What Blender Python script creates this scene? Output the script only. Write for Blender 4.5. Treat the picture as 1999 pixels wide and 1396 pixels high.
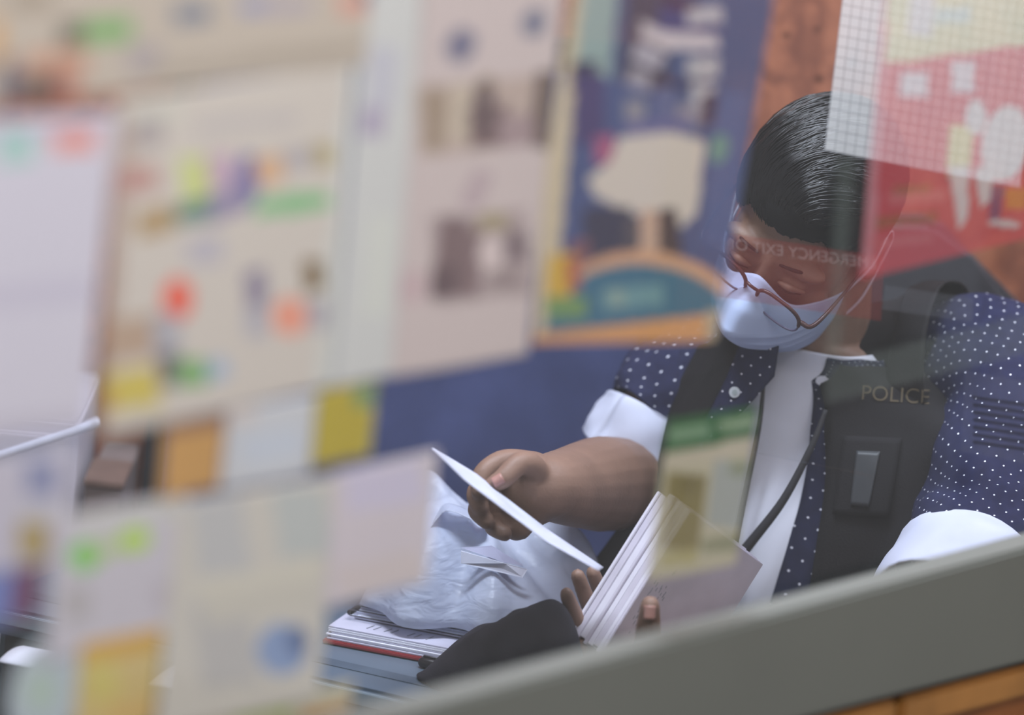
import bpy, bmesh, math, random
from mathutils import Vector, Matrix, Quaternion, noise
from mathutils.bvhtree import BVHTree
random.seed(7)
for o in list(bpy.data.objects): bpy.data.objects.remove(o)
scene = bpy.context.scene
COL = scene.collection
# ------------------------------------------------------------------ camera
PITCH, ROLL, FPX = math.radians(12.5), math.radians(6.0), 1999/.2222
CAM = Vector((0, 0, 2.0))
fw = Vector((0, math.cos(PITCH), -math.sin(PITCH)))
_u0 = Vector((0, math.sin(PITCH), math.cos(PITCH))); _r0 = Vector((1, 0, 0))
rt = _r0*math.cos(ROLL) + _u0*math.sin(ROLL)
up = _u0*math.cos(ROLL) - _r0*math.sin(ROLL)
cd = bpy.data.cameras.new('camera'); cam = bpy.data.objects.new('camera', cd); COL.objects.link(cam)
m = Matrix.Identity(4)
for i in range(3): m[i][0], m[i][1], m[i][2], m[i][3] = rt[i], up[i], -fw[i], CAM[i]
cam.matrix_world = m
cd.sensor_width = 36; cd.lens = 36*FPX/1999; cd.clip_start = .05
cd.dof.use_dof = True; cd.dof.focus_distance = 4.44; cd.dof.aperture_fstop = 1.95
scene.camera = cam
scene.cycles.transparent_max_bounces = 32
# ------------------------------------------------------------------ light
w = bpy.data.worlds.new('lobby_daylight'); scene.world = w; w.use_nodes = True
w.node_tree.nodes['Background'].inputs[0].default_value = (.92, .92, .935, 1)
w.node_tree.nodes['Background'].inputs[1].default_value = .50
vs = scene.view_settings
vs.view_transform = 'Standard'; vs.look = 'None'; vs.gamma = 1; vs.use_curve_mapping = False; vs.exposure = 0.0
def area(name, loc, size, power, col, tgt):
    l = bpy.data.lights.new(name, 'AREA'); l.energy = power; l.color = col; l.shape = 'RECTANGLE'; l.size, l.size_y = size
    o = bpy.data.objects.new(name, l); COL.objects.link(o); o.location = loc
    o.rotation_euler = (Vector(tgt)-Vector(loc)).to_track_quat('-Z', 'Y').to_euler(); return o
area('ceiling_lamp_light', (-.15, 4.0, 2.58), (1.1, .3), 44, (.80, .88, 1.0), (-.15, 4.0, 0))
area('ceiling_lamp_light', (.95, 4.6, 2.58), (1.1, .3), 26, (.80, .88, 1.0), (.95, 4.6, 0))
area('added_notice_light', (.55, 2.15, 2.565), (1.5, .3), 30, (1.0, .975, .965), (.0, 3.0, 1.2))  # area light added out of view to brighten the notices
# ------------------------------------------------------------------ geometry helpers
def ray(x, y): return fw + rt*((x-999.5)/FPX) - up*((y-698)/FPX)
def P(x, y, Y):                      # the point of the place at depth Y
    d = ray(x, y); return CAM + d*(Y/d.y)
def PZ(x, y, z):                     # ... at height z
    d = ray(x, y); return CAM + d*((z-CAM.z)/d.z)
def to_px(p):
    q = Vector(p)-CAM; zz = q.dot(fw)
    return 999.5+FPX*q.dot(rt)/zz, 698-FPX*q.dot(up)/zz
TH = math.radians(50)
GD = Vector((math.cos(TH), math.sin(TH), 0)); GN = Vector((math.sin(TH), -math.cos(TH), 0)); G0 = Vector((0, 3.417, 0))
def PG(x, y, off=0):                 # (s, z) on the window glass
    d = ray(x, y); t = (G0+GN*off-CAM).dot(GN)/d.dot(GN); q = CAM+d*t
    return (q-G0).dot(GD), q.z
def G(s, z, off=0): return G0 + GD*s + GN*off + Vector((0, 0, z))
TE = math.radians(-22)
ED = Vector((math.cos(TE), math.sin(TE), 0)); EN = Vector((-math.sin(TE), math.cos(TE), 0))   # furniture axes: along, back
# ------------------------------------------------------------------ materials
def lin(c): return tuple(((v/255)/12.92 if v/255 <= .04045 else ((v/255+.055)/1.055)**2.4) for v in c)
MATS = {}
def mat(name, col, rough=.6, spec=.4, metal=0, var=.06, nscale=30, bump=0, bscale=200, alpha=1, trans=0, sheen=0, coat=0, stretch=None):
    if name in MATS: return MATS[name]
    M = bpy.data.materials.new(name); M.use_nodes = True; nt = M.node_tree; b = nt.nodes['Principled BSDF']
    c = lin(col)
    b.inputs['Roughness'].default_value = rough; b.inputs['Specular IOR Level'].default_value = spec; b.inputs['Metallic'].default_value = metal
    b.inputs['Coat Weight'].default_value = coat
    tc = nt.nodes.new('ShaderNodeTexCoord'); mp = nt.nodes.new('ShaderNodeMapping'); nt.links.new(tc.outputs['Object'], mp.inputs[0])
    if stretch: mp.inputs['Scale'].default_value = stretch
    n = nt.nodes.new('ShaderNodeTexNoise'); n.inputs['Scale'].default_value = nscale; n.inputs['Detail'].default_value = 4
    nt.links.new(mp.outputs[0], n.inputs['Vector'])
    r = nt.nodes.new('ShaderNodeValToRGB')
    r.color_ramp.elements[0].position = .3; r.color_ramp.elements[1].position = .7
    r.color_ramp.elements[0].color = tuple(max(0, v*(1-var*2)) for v in c)+(1,); r.color_ramp.elements[1].color = tuple(min(1, v*(1+var*2)) for v in c)+(1,)
    nt.links.new(n.outputs['Fac'], r.inputs[0]); nt.links.new(r.outputs[0], b.inputs['Base Color'])
    if bump:
        n2 = nt.nodes.new('ShaderNodeTexNoise'); n2.inputs['Scale'].default_value = bscale; nt.links.new(mp.outputs[0], n2.inputs['Vector'])
        bp = nt.nodes.new('ShaderNodeBump'); bp.inputs['Strength'].default_value = bump; bp.inputs['Distance'].default_value = .002
        nt.links.new(n2.outputs['Fac'], bp.inputs['Height']); nt.links.new(bp.outputs[0], b.inputs['Normal'])
    if alpha < 1: b.inputs['Alpha'].default_value = alpha
    if trans:
        out = nt.nodes['Material Output']; tr = nt.nodes.new('ShaderNodeBsdfTranslucent'); tr.inputs[0].default_value = c+(1,)
        mx = nt.nodes.new('ShaderNodeMixShader'); mx.inputs[0].default_value = trans
        nt.links.new(b.outputs[0], mx.inputs[1]); nt.links.new(tr.outputs[0], mx.inputs[2]); nt.links.new(mx.outputs[0], out.inputs[0])
    MATS[name] = M; return M
def glass_mat(name, tint=(1, 1, 1), refl=1.0, ior=1.45, haze=0, hazecol=(200, 205, 205)):
    if name in MATS: return MATS[name]
    M = bpy.data.materials.new(name); M.use_nodes = True; nt = M.node_tree; nt.nodes.remove(nt.nodes['Principled BSDF'])
    out = nt.nodes['Material Output']; t = nt.nodes.new('ShaderNodeBsdfTransparent'); t.inputs[0].default_value = tint+(1,)
    g = nt.nodes.new('ShaderNodeBsdfGlossy'); g.inputs['Roughness'].default_value = .0
    fr = nt.nodes.new('ShaderNodeFresnel'); fr.inputs[0].default_value = ior
    mu = nt.nodes.new('ShaderNodeMath'); mu.operation = 'MULTIPLY'; mu.inputs[1].default_value = refl
    nt.links.new(fr.outputs[0], mu.inputs[0])
    mx = nt.nodes.new('ShaderNodeMixShader'); nt.links.new(mu.outputs[0], mx.inputs[0]); nt.links.new(t.outputs[0], mx.inputs[1]); nt.links.new(g.outputs[0], mx.inputs[2])
    last = mx
    if haze:
        df = nt.nodes.new('ShaderNodeBsdfDiffuse'); df.inputs[0].default_value = lin(hazecol)+(1,)
        m2 = nt.nodes.new('ShaderNodeMixShader'); m2.inputs[0].default_value = haze
        nt.links.new(mx.outputs[0], m2.inputs[1]); nt.links.new(df.outputs[0], m2.inputs[2]); last = m2
    nt.links.new(last.outputs[0], out.inputs[0]); MATS[name] = M; return M
def print_mat(name, alpha=1.0):      # printed paper: ink colours stored on the sheet, paper fibre noise
    if name in MATS: return MATS[name]
    M = bpy.data.materials.new(name); M.use_nodes = True; nt = M.node_tree; b = nt.nodes['Principled BSDF']
    a = nt.nodes.new('ShaderNodeAttribute'); a.attribute_name = 'ink'
    n = nt.nodes.new('ShaderNodeTexNoise'); n.inputs['Scale'].default_value = 400
    mx = nt.nodes.new('ShaderNodeMix'); mx.data_type = 'RGBA'; mx.blend_type = 'MULTIPLY'; mx.inputs[0].default_value = .06
    nt.links.new(a.outputs['Color'], mx.inputs[6]); nt.links.new(n.outputs['Color'], mx.inputs[7]); nt.links.new(mx.outputs[2], b.inputs['Base Color'])
    b.inputs['Roughness'].default_value = .75; b.inputs['Specular IOR Level'].default_value = .2; b.inputs['Alpha'].default_value = alpha
    MATS[name] = M; return M
# ------------------------------------------------------------------ object helpers
def tag(o, label=None, cat=None, group=None, kind=None):
    if label: o['label'] = label
    if cat: o['category'] = cat
    if group: o['group'] = group
    if kind: o['kind'] = kind
    return o
def empty(name, loc, label=None, cat=None, group=None, kind=None):
    o = bpy.data.objects.new(name, None); COL.objects.link(o); o.location = loc; o.empty_display_size = .05
    return tag(o, label, cat, group, kind)
def mesh_obj(name, verts, faces, material, parent=None, smooth=False, uvs=None):
    me = bpy.data.meshes.new(name); me.from_pydata([tuple(v) for v in verts], [], faces); me.update()
    if uvs is not None:
        l = me.uv_layers.new(name='UVMap')
        for lp in me.loops: l.data[lp.index].uv = uvs[lp.vertex_index]
    return link_mesh(name, me, material, parent, smooth)
def link_mesh(name, me, material, parent=None, smooth=False):
    o = bpy.data.objects.new(name, me); COL.objects.link(o)
    if material: me.materials.append(material)
    if smooth: me.polygons.foreach_set('use_smooth', [True]*len(me.polygons))
    if parent is not None:
        o.parent = parent; o.matrix_parent_inverse = Matrix.Translation(parent.location).inverted() if parent.type == 'EMPTY' else Matrix.Identity(4)
    return o
def bm_obj(name, bm, material, parent=None, smooth=False):
    bmesh.ops.recalc_face_normals(bm, faces=bm.faces)
    me = bpy.data.meshes.new(name); bm.to_mesh(me); bm.free(); return link_mesh(name, me, material, parent, smooth)
def box(bm, o, ax, ay, az, bev=0):   # corner o and three edge vectors
    vs_ = [bm.verts.new(o+ax*i+ay*j+az*k) for i in (0, 1) for j in (0, 1) for k in (0, 1)]
    fs = [bm.faces.new([vs_[q] for q in f]) for f in ((0, 1, 3, 2), (4, 6, 7, 5), (0, 4, 5, 1), (2, 3, 7, 6), (0, 2, 6, 4), (1, 5, 7, 3))]
    if bev: bmesh.ops.bevel(bm, geom=list({e for f in fs for e in f.edges}), offset=bev, segments=2, affect='EDGES')
def box_obj(name, o, ax, ay, az, material, parent=None, bev=0):
    bm = bmesh.new(); box(bm, Vector(o), Vector(ax), Vector(ay), Vector(az), bev); return bm_obj(name, bm, material, parent)
def prism(bm, pts, n):               # polygon pts extruded by n
    a = [bm.verts.new(p) for p in pts]; b = [bm.verts.new(Vector(p)+n) for p in pts]; k = len(pts)
    bm.faces.new(a); bm.faces.new(b[::-1])
    for i in range(k): bm.faces.new((a[i], b[i], b[(i+1) % k], a[(i+1) % k]))
def catmull(pts, n):
    pts = [Vector(p) for p in pts]
    if len(pts) == 2: return [pts[0].lerp(pts[1], i/n) for i in range(n+1)]
    out = []; k = len(pts)-1
    for i in range(k):
        p0 = pts[i-1] if i else pts[0]*2-pts[1]; p1, p2 = pts[i], pts[i+1]; p3 = pts[i+2] if i+2 <= k else pts[k]*2-pts[k-1]
        for j in range(n):
            t = j/n
            out.append(.5*((2*p1)+(p2-p0)*t+(2*p0-5*p1+4*p2-p3)*t*t+(3*p1-p0-3*p2+p3)*t**3))
    out.append(pts[-1]); return out
def tube(bm, pts, radii, seg=12, n=6, caps=True, flat=None):
    """round tube along pts; flat=(vector, scale) squashes sections along a direction"""
    path = catmull(pts, n); k = len(pts)-1
    rad = [radii]*len(path) if not hasattr(radii, '__len__') else [radii[min(i//n, k-1)]*(1-(i/n-min(i//n, k-1)))+radii[min(i//n, k-1)+1]*(i/n-min(i//n, k-1)) for i in range(len(path))]
    if caps:                         # rounded ends
        d0 = (path[0]-path[1]).normalized(); d1 = (path[-1]-path[-2]).normalized(); r0, r1 = rad[0], rad[-1]
        pre = [(path[0]+d0*r0*math.sin(a), r0*math.cos(a)) for a in (1.45, 1.1, .6)]
        post = [(path[-1]+d1*r1*math.sin(a), r1*math.cos(a)) for a in (.6, 1.1, 1.45)]
        path = [q[0] for q in pre]+path+[q[0] for q in post]; rad = [q[1] for q in pre]+rad+[q[1] for q in post]
    rings = []; ref = None
    for i, p in enumerate(path):
        t = (path[min(i+1, len(path)-1)]-path[max(i-1, 0)]).normalized()
        if ref is None: ref = t.orthogonal().normalized()
        ref = (ref-t*ref.dot(t)).normalized(); b = t.cross(ref)
        ring = []
        for j in range(seg):
            a = 2*math.pi*j/seg; q = (ref*math.cos(a)+b*math.sin(a))*rad[i]
            if flat: q = q-flat[0]*(q.dot(flat[0])*(1-flat[1]))
            ring.append(bm.verts.new(p+q))
        rings.append(ring)
    for a, b in zip(rings, rings[1:]):
        for j in range(seg): bm.faces.new((a[j], a[(j+1) % seg], b[(j+1) % seg], b[j]))
    if caps: bm.faces.new(rings[0][::-1]); bm.faces.new(rings[-1])
def tube_obj(name, pts, radii, material, parent=None, seg=10, n=6, flat=None):
    bm = bmesh.new(); tube(bm, pts, radii, seg, n, True, flat); return bm_obj(name, bm, material, parent, True)
def ball(bm, c, r, M3=None, seg=20):
    r = r if hasattr(r, '__len__') else (r, r, r)
    M = Matrix.Translation(c) @ ((M3 if M3 is not None else Matrix.Identity(3)).to_4x4()) @ Matrix.Diagonal((r[0], r[1], r[2], 1))
    bmesh.ops.create_uvsphere(bm, u_segments=seg, v_segments=seg*2//3, radius=1, matrix=M)
def remeshed(name, bm, voxel, smooth_it=3):
    bmesh.ops.recalc_face_normals(bm, faces=bm.faces)
    me = bpy.data.meshes.new('temporary'); bm.to_mesh(me); bm.free()
    o = bpy.data.objects.new('temporary', me); COL.objects.link(o)
    r = o.modifiers.new('r', 'REMESH'); r.mode = 'VOXEL'; r.voxel_size = voxel
    s = o.modifiers.new('s', 'SMOOTH'); s.factor = .5; s.iterations = smooth_it
    dg = bpy.context.evaluated_depsgraph_get(); res = bpy.data.meshes.new_from_object(o.evaluated_get(dg)); res.name = name
    bpy.data.objects.remove(o); return res
def grid_mesh(fn, nu, nv):           # fn(u,v)->(point, uv)
    V, U = [], []
    for j in range(nv+1):
        for i in range(nu+1):
            p, uv = fn(i/nu, j/nv); V.append(p); U.append(uv)
    Fc = [(j*(nu+1)+i, j*(nu+1)+i+1, (j+1)*(nu+1)+i+1, (j+1)*(nu+1)+i) for j in range(nv) for i in range(nu)]
    return V, Fc, U
def solid(o, th, off=1):
    s = o.modifiers.new('thickness', 'SOLIDIFY'); s.thickness = th; s.offset = off
    return o
def text_mesh(body, size):
    c = bpy.data.curves.new('lettering', 'FONT'); c.body = body; c.size = size; c.align_x = 'CENTER'; c.align_y = 'CENTER'
    o = bpy.data.objects.new('lettering', c); COL.objects.link(o)
    me = bpy.data.meshes.new_from_object(o.evaluated_get(bpy.context.evaluated_depsgraph_get())); bpy.data.objects.remove(o); return me

# ================================================================== THE SETTING
Z = Vector((0, 0, 1))
m_floor = mat('floor_vinyl', (120, 116, 108), .5)
o = box_obj('floor', (-3.2, -.8, -.05), (6.4, 0, 0), (0, 6.2, 0), (0, 0, .05), m_floor); tag(o, 'grey vinyl floor of the room', 'floor', kind='structure')
# burl wood panelling on the back wall
mw = bpy.data.materials.new('burl_panel'); mw.use_nodes = True; nt = mw.node_tree; b = nt.nodes['Principled BSDF']; b.inputs['Roughness'].default_value = .55; b.inputs['Specular IOR Level'].default_value = .25
tc = nt.nodes.new('ShaderNodeTexCoord')
n1 = nt.nodes.new('ShaderNodeTexNoise'); n1.inputs['Scale'].default_value = 11; n1.inputs['Detail'].default_value = 3; n1.inputs['Distortion'].default_value = 2.6
wv = nt.nodes.new('ShaderNodeTexWave'); wv.wave_type = 'RINGS'; wv.inputs['Scale'].default_value = 7; wv.inputs['Distortion'].default_value = 9; wv.inputs['Detail'].default_value = 3; wv.inputs['Detail Scale'].default_value = 2.2
vo = nt.nodes.new('ShaderNodeTexVoronoi'); vo.inputs['Scale'].default_value = 26
r1 = nt.nodes.new('ShaderNodeValToRGB'); e = r1.color_ramp.elements
e[0].position = .15; e[0].color = lin((120, 72, 58))+(1,); e[1].position = .85; e[1].color = lin((176, 112, 84))+(1,)
mxa = nt.nodes.new('ShaderNodeMath'); mxa.operation = 'ADD'; ml = nt.nodes.new('ShaderNodeMath'); ml.operation = 'MULTIPLY'; ml.inputs[1].default_value = .42
for q in (n1, wv, vo): nt.links.new(tc.outputs['Object'], q.inputs['Vector'])
nt.links.new(wv.outputs['Fac'], ml.inputs[0]); nt.links.new(ml.outputs[0], mxa.inputs[0])
ml2 = nt.nodes.new('ShaderNodeMath'); ml2.operation = 'MULTIPLY'; ml2.inputs[1].default_value = .6; nt.links.new(n1.outputs['Fac'], ml2.inputs[0]); nt.links.new(ml2.outputs[0], mxa.inputs[1])
nt.links.new(mxa.outputs[0], r1.inputs[0])
r2 = nt.nodes.new('ShaderNodeValToRGB'); r2.color_ramp.elements[0].position = .05; r2.color_ramp.elements[0].color = (.25, .2, .2, 1); r2.color_ramp.elements[1].position = .2; r2.color_ramp.elements[1].color = (1, 1, 1, 1)
nt.links.new(vo.outputs['Distance'], r2.inputs[0])
mm = nt.nodes.new('ShaderNodeMix'); mm.data_type = 'RGBA'; mm.blend_type = 'MULTIPLY'; mm.inputs[0].default_value = .8
nt.links.new(r1.outputs[0], mm.inputs[6]); nt.links.new(r2.outputs[0], mm.inputs[7]); nt.links.new(mm.outputs[2], b.inputs['Base Color'])
WB = 4.86
o = box_obj('wall_back', (-3, WB, 0), (6, 0, 0), (0, .1, 0), (0, 0, 2.65), mw); tag(o, 'reddish burl wood panelled back wall', 'wall', kind='structure')
m_wall = mat('wall_paint', (196, 190, 180), .8)
o = box_obj('wall_right', (1.75, 4.3, 0), (.1, 0, 0), (0, .56, 0), (0, 0, 2.65), m_wall); tag(o, 'plain painted side wall of the room', 'wall', kind='structure')
# ceiling of the inner room, bounded by the glazed front
bm = bmesh.new(); a, c = G(-2.6, 2.65, .05), G(1.6, 2.65, .05)
prism(bm, [a, c, Vector((1.85, WB+.1, 2.65)), Vector((-3, WB+.1, 2.65))], Z*.08)
o = bm_obj('ceiling', bm, mat('ceiling_white', (215, 215, 212), .9)); tag(o, 'white ceiling of the inner room', 'ceiling', kind='structure')
# window front
m_sill = mat('sill_grey', (114, 116, 110), .55, var=.03, nscale=3)
ZS0, ZS1 = .896, .95
wf = empty('window_1', G(0, ZS0), 'grey framed window looking into the inner room', 'window', kind='structure')
bm = bmesh.new(); prism(bm, [G(-2.2, ZS0, -.008), G(1.6, ZS0, -.008), G(1.6, .987+.026*1.6, -.008), G(-2.2, .987-.026*2.2, -.008)], GN*.033)
bmesh.ops.bevel(bm, geom=bm.edges[:], offset=.003, segments=2, affect='EDGES'); bm_obj('sill_rail', bm, m_sill, wf)
box_obj('head_rail', G(-2.2, 2.45, -.05), GD*3.8, GN*.075, Z*.2, m_sill, wf, .004)
box_obj('jamb', G(-2.28, ZS0, -.05), GD*.08, GN*.075, Z*1.768, m_sill, wf, .004)
box_obj('jamb', G(1.6, ZS0, -.05), GD*.08, GN*.075, Z*1.768, m_sill, wf, .004)
box_obj('sill_gasket', G(-2.2, ZS0-.008, -.04), GD*3.8, GN*.05, Z*.008, mat('gasket_black', (42, 42, 50), .6), wf)  # black gasket strip under the sill rail
pane = box_obj('pane', G(-2.2, ZS1-.002, -.003), GD*3.8, GN*.006, Z*(2.45-ZS1+.004), glass_mat('window_glass', (.98, .978, .985), .09), wf)
m_or = mat('orange_wood', (150, 92, 48), .45, var=.12, nscale=10, stretch=(1, 1, 6))
m_or2 = mat('orange_trim_wood', (178, 124, 66), .45, var=.1, nscale=14)
wl = empty('wall_front', G(0, 0), 'orange wood panels under the window sill', 'wall', kind='structure')
s = -2.2; cuts = [-2.2, -1.55, -.9, -.25, .548, 1.25, 1.68]
for a, c in zip(cuts, cuts[1:]):
    box_obj('panel', G(a+.004, .05, -.045), GD*(c-a-.008), GN*.05, Z*.808, m_or, wl, .003)
    box_obj('panel_trim', G(a+.004, .858, -.045), GD*(c-a-.008), GN*.062, Z*.03, m_or2, wl, .004)
box_obj('backing', G(-2.2, 0, -.06), GD*3.88, GN*.014, Z*.87, mat('panel_backing', (50, 44, 42), .8), wl)

# ================================================================== NOTICES ON THE GLASS
def inside(pt, poly):
    x, y = pt; r = False; j = len(poly)-1
    for i in range(len(poly)):
        if (poly[i][1] > y) != (poly[j][1] > y) and x < (poly[j][0]-poly[i][0])*(y-poly[i][1])/(poly[j][1]-poly[i][1]+1e-9)+poly[i][0]: r = not r
        j = i
    return r
layer = [0]
def notice(name, label, cat, corners, base, shapes, alpha=1.0, step=7, disc=False, group='notices stuck on the window glass', ink=None):
    """a thin printed sheet taped to the glass; corners are fitted to a true rectangle on the glass plane"""
    layer[0] += 1; off = -(.0042+.0004*layer[0])
    q = [Vector(PG(*c, off)) for c in corners]
    cen = (q[0]+q[1]+q[2]+q[3])/4; U = ((q[1]-q[0])+(q[2]-q[3]))/4; Vv = ((q[0]-q[3])+(q[1]-q[2]))/4
    U2 = U; V2 = Vector((-U.y, U.x)).normalized()*Vv.length
    wpx = math.dist(corners[0], corners[1]); hpx = math.dist(corners[0], corners[3])
    nu, nv = max(4, int(wpx/step)), max(4, int(hpx/step))
    cols, V = [], []
    ph = random.random()*9
    for j in range(nv+1):
        for i in range(nu+1):
            a, b_ = 2*i/nu-1, 2*j/nv-1
            if disc:
                rr = max(abs(a), abs(b_)); l = math.hypot(a, b_) or 1; a, b_ = a/l*rr, b_/l*rr
            st = cen+U2*a+V2*b_
            curl = .0012*(1+math.sin(a*2.2+ph))*(1-b_)/2
            p = G(st.x, st.y, off-curl); V.append(p)
            px = to_px(p); c = base
            for s_ in shapes:
                k = s_[0]
                if k == 'p':
                    if inside(px, s_[1]): c = s_[2]
                else:
                    cx, cy, ww, hh, rot, cc = s_[1:7]
                    dx, dy = px[0]-cx, px[1]-cy; ca, sa = math.cos(math.radians(rot)), math.sin(math.radians(rot))
                    lx, ly = (dx*ca+dy*sa)/(ww/2), (-dx*sa+dy*ca)/(hh/2)
                    if (k == 'r' and abs(lx) < 1 and abs(ly) < 1) or (k == 'e' and lx*lx+ly*ly < 1): c = cc
            cols.append(c)
    Fc = [(j*(nu+1)+i, j*(nu+1)+i+1, (j+1)*(nu+1)+i+1, (j+1)*(nu+1)+i) for j in range(nv) for i in range(nu)]
    o = mesh_obj(name, V, Fc, print_mat('printed_paper_%d' % int(alpha*100), alpha), None, True)
    at = o.data.attributes.new('ink', 'FLOAT_COLOR', 'POINT')
    flat = []
    for c in cols: flat += list(lin(tuple(min(255, v*(ink or INK)) for v in c)))+[1]
    at.data.foreach_set('color', flat)
    if alpha == 1: solid(o, .0003, -1)
    return tag(o, label, cat, group)
INK = 1.20
R, E_ = 'r', 'e'
notice('notice_sheet', 'wide beige notice with small photographs along the top edge of the picture', 'notice',
  [(-60, -40), (738, -100), (705, 125), (-80, 222)], (176, 166, 152), [
  (R, 60, -5, 90, 40, -5, (150, 138, 122)), (R, 145, 68, 55, 44, -5, (95, 92, 78)), (R, 210, 60, 95, 44, -5, (118, 160, 100)), (R, 375, 27, 74, 44, -5, (120, 124, 134)),
  (R, 500, 12, 66, 34, -5, (142, 143, 164)), (R, 560, 15, 100, 30, -5, (162, 154, 158)), (R, 690, 8, 60, 40, -5, (192, 146, 130)), (R, 720, -5, 30, 30, 0, (70, 75, 100)), (R, 282, 115, 64, 54, -5, (156, 148, 148)), (R, -10, 80, 30, 90, -5, (190, 150, 100)),
  (R, 500, 118, 420, 34, -7, (162, 152, 138)), (R, 110, 128, 120, 60, -5, (182, 142, 120)), (R, 75, 182, 150, 84, -5, (112, 98, 88)), (R, 130, 178, 40, 70, -5, (170, 116, 100)), (R, 20, 165, 30, 100, -5, (96, 90, 104)), (R, 95, 190, 40, 60, -5, (86, 70, 66))])
notice('notice_sheet', 'plain lavender white sheet with green and red marks at the far left', 'notice',
  [(-60, 235), (228, 218), (168, 838), (-110, 868)], (190, 187, 196), [
  (R, 30, 285, 70, 60, -5, (150, 186, 176)), (R, 145, 272, 84, 46, -5, (206, 138, 126)), (R, 60, 250, 300, 20, -5, (176, 175, 190)), (R, 60, 575, 240, 46, -5, (182, 178, 190)), (R, 60, 840, 300, 60, -5, (180, 176, 186)), (R, 222, 500, 16, 700, 6, (176, 172, 184))])
notice('notice_sheet', 'large cream notice crowded with coloured pictures and a red dot', 'notice',
  [(238, 195), (705, 125), (640, 758), (186, 856)], (188, 181, 171), [
  (R, 216, 560, 34, 700, 5.5, (166, 148, 136)), (R, 680, 440, 70, 640, 5.5, (188, 189, 182)), (R, 300, 225, 110, 40, -7, (186, 184, 172)), (R, 290, 262, 62, 56, -7, (158, 150, 148)), (R, 480, 240, 200, 26, -7, (176, 170, 166)),
  (R, 270, 350, 78, 52, -7, (172, 132, 124)), (R, 380, 348, 52, 84, -7, (184, 192, 122)), (R, 432, 335, 56, 66, -7, (178, 154, 168)), (R, 486, 345, 50, 86, 15, (112, 108, 148)), (R, 440, 398, 96, 52, -20, (136, 128, 152)),
  (R, 526, 332, 52, 52, -7, (196, 160, 124)), (R, 588, 308, 80, 40, -7, (164, 158, 158)), (R, 632, 303, 34, 50, -7, (164, 152, 112)), (R, 570, 398, 146, 36, -7, (122, 172, 122)), (R, 372, 415, 78, 38, -12, (84, 122, 112)), (R, 305, 432, 78, 48, -12, (160, 134, 92)),
  (R, 400, 490, 70, 50, -7, (170, 166, 172)), (E_, 347, 583, 58, 80, 0, (212, 88, 66)), (R, 500, 565, 40, 80, -5, (128, 120, 138)), (R, 500, 630, 40, 60, -5, (162, 160, 166)), (R, 612, 538, 38, 62, -5, (118, 98, 68)), (E_, 566, 618, 72, 74, 0, (210, 144, 122)), (R, 620, 615, 40, 60, 0, (160, 156, 160)),
  (R, 262, 660, 120, 84, -7, (168, 146, 126)), (R, 325, 655, 50, 80, -5, (158, 158, 164)), (R, 330, 722, 40, 66, -7, (100, 92, 98)), (R, 375, 728, 60, 52, -7, (114, 158, 98)), (R, 425, 720, 38, 40, -7, (148, 166, 186)), (R, 250, 762, 120, 76, -9, (188, 172, 86)), (R, 205, 780, 30, 60, -7, (176, 140, 86))])
notice('notice_sheet', 'narrow whitish notice strip left of the pink photo notice', 'notice',
  [(728, -100), (832, -110), (768, 735), (640, 758)], (186, 187, 183), [(R, 728, 238, 50, 60, 0, (160, 152, 168)), (R, 745, 150, 60, 120, 5, (176, 176, 182)), (R, 740, 520, 50, 200, 5, (190, 192, 184))])
notice('photo_notice', 'pinkish notice with two brown group photographs', 'notice',
  [(834, -110), (1098, -130), (1048, 692), (764, 736)], (184, 172, 168), [
  (E_, 900, 88, 56, 72, 20, (112, 110, 128)), (E_, 1042, 45, 50, 60, 10, (118, 118, 132)), (R, 945, 225, 266, 132, -6, (170, 154, 144)), (R, 848, 232, 40, 124, 3, (146, 130, 112)), (R, 900, 220, 40, 110, 3, (178, 166, 148)),
  (R, 950, 180, 26, 60, 0, (140, 124, 98)), (R, 955, 245, 80, 80, -5, (112, 94, 94)), (R, 945, 210, 34, 90, 0, (98, 84, 84)), (R, 1010, 255, 70, 60, -5, (150, 132, 132)), (R, 1064, 215, 44, 150, 3, (104, 90, 84)), (R, 1090, 215, 26, 150, 3, (160, 150, 116)),
  (R, 930, 370, 40, 80, 25, (168, 152, 154)), (R, 940, 500, 190, 170, -6, (160, 146, 144)), (R, 884, 500, 60, 150, 4, (116, 98, 98)), (R, 866, 552, 50, 62, 0, (98, 82, 84)), (R, 925, 515, 30, 130, 4, (122, 104, 104)), (R, 962, 432, 60, 34, 0, (150, 138, 112)), (E_, 958, 498, 46, 80, 0, (194, 180, 176)), (R, 1008, 480, 46, 60, 0, (122, 108, 110)), (R, 985, 545, 60, 40, 0, (142, 128, 126)), (R, 800, 560, 60, 60, 0, (180, 160, 160))])
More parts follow.
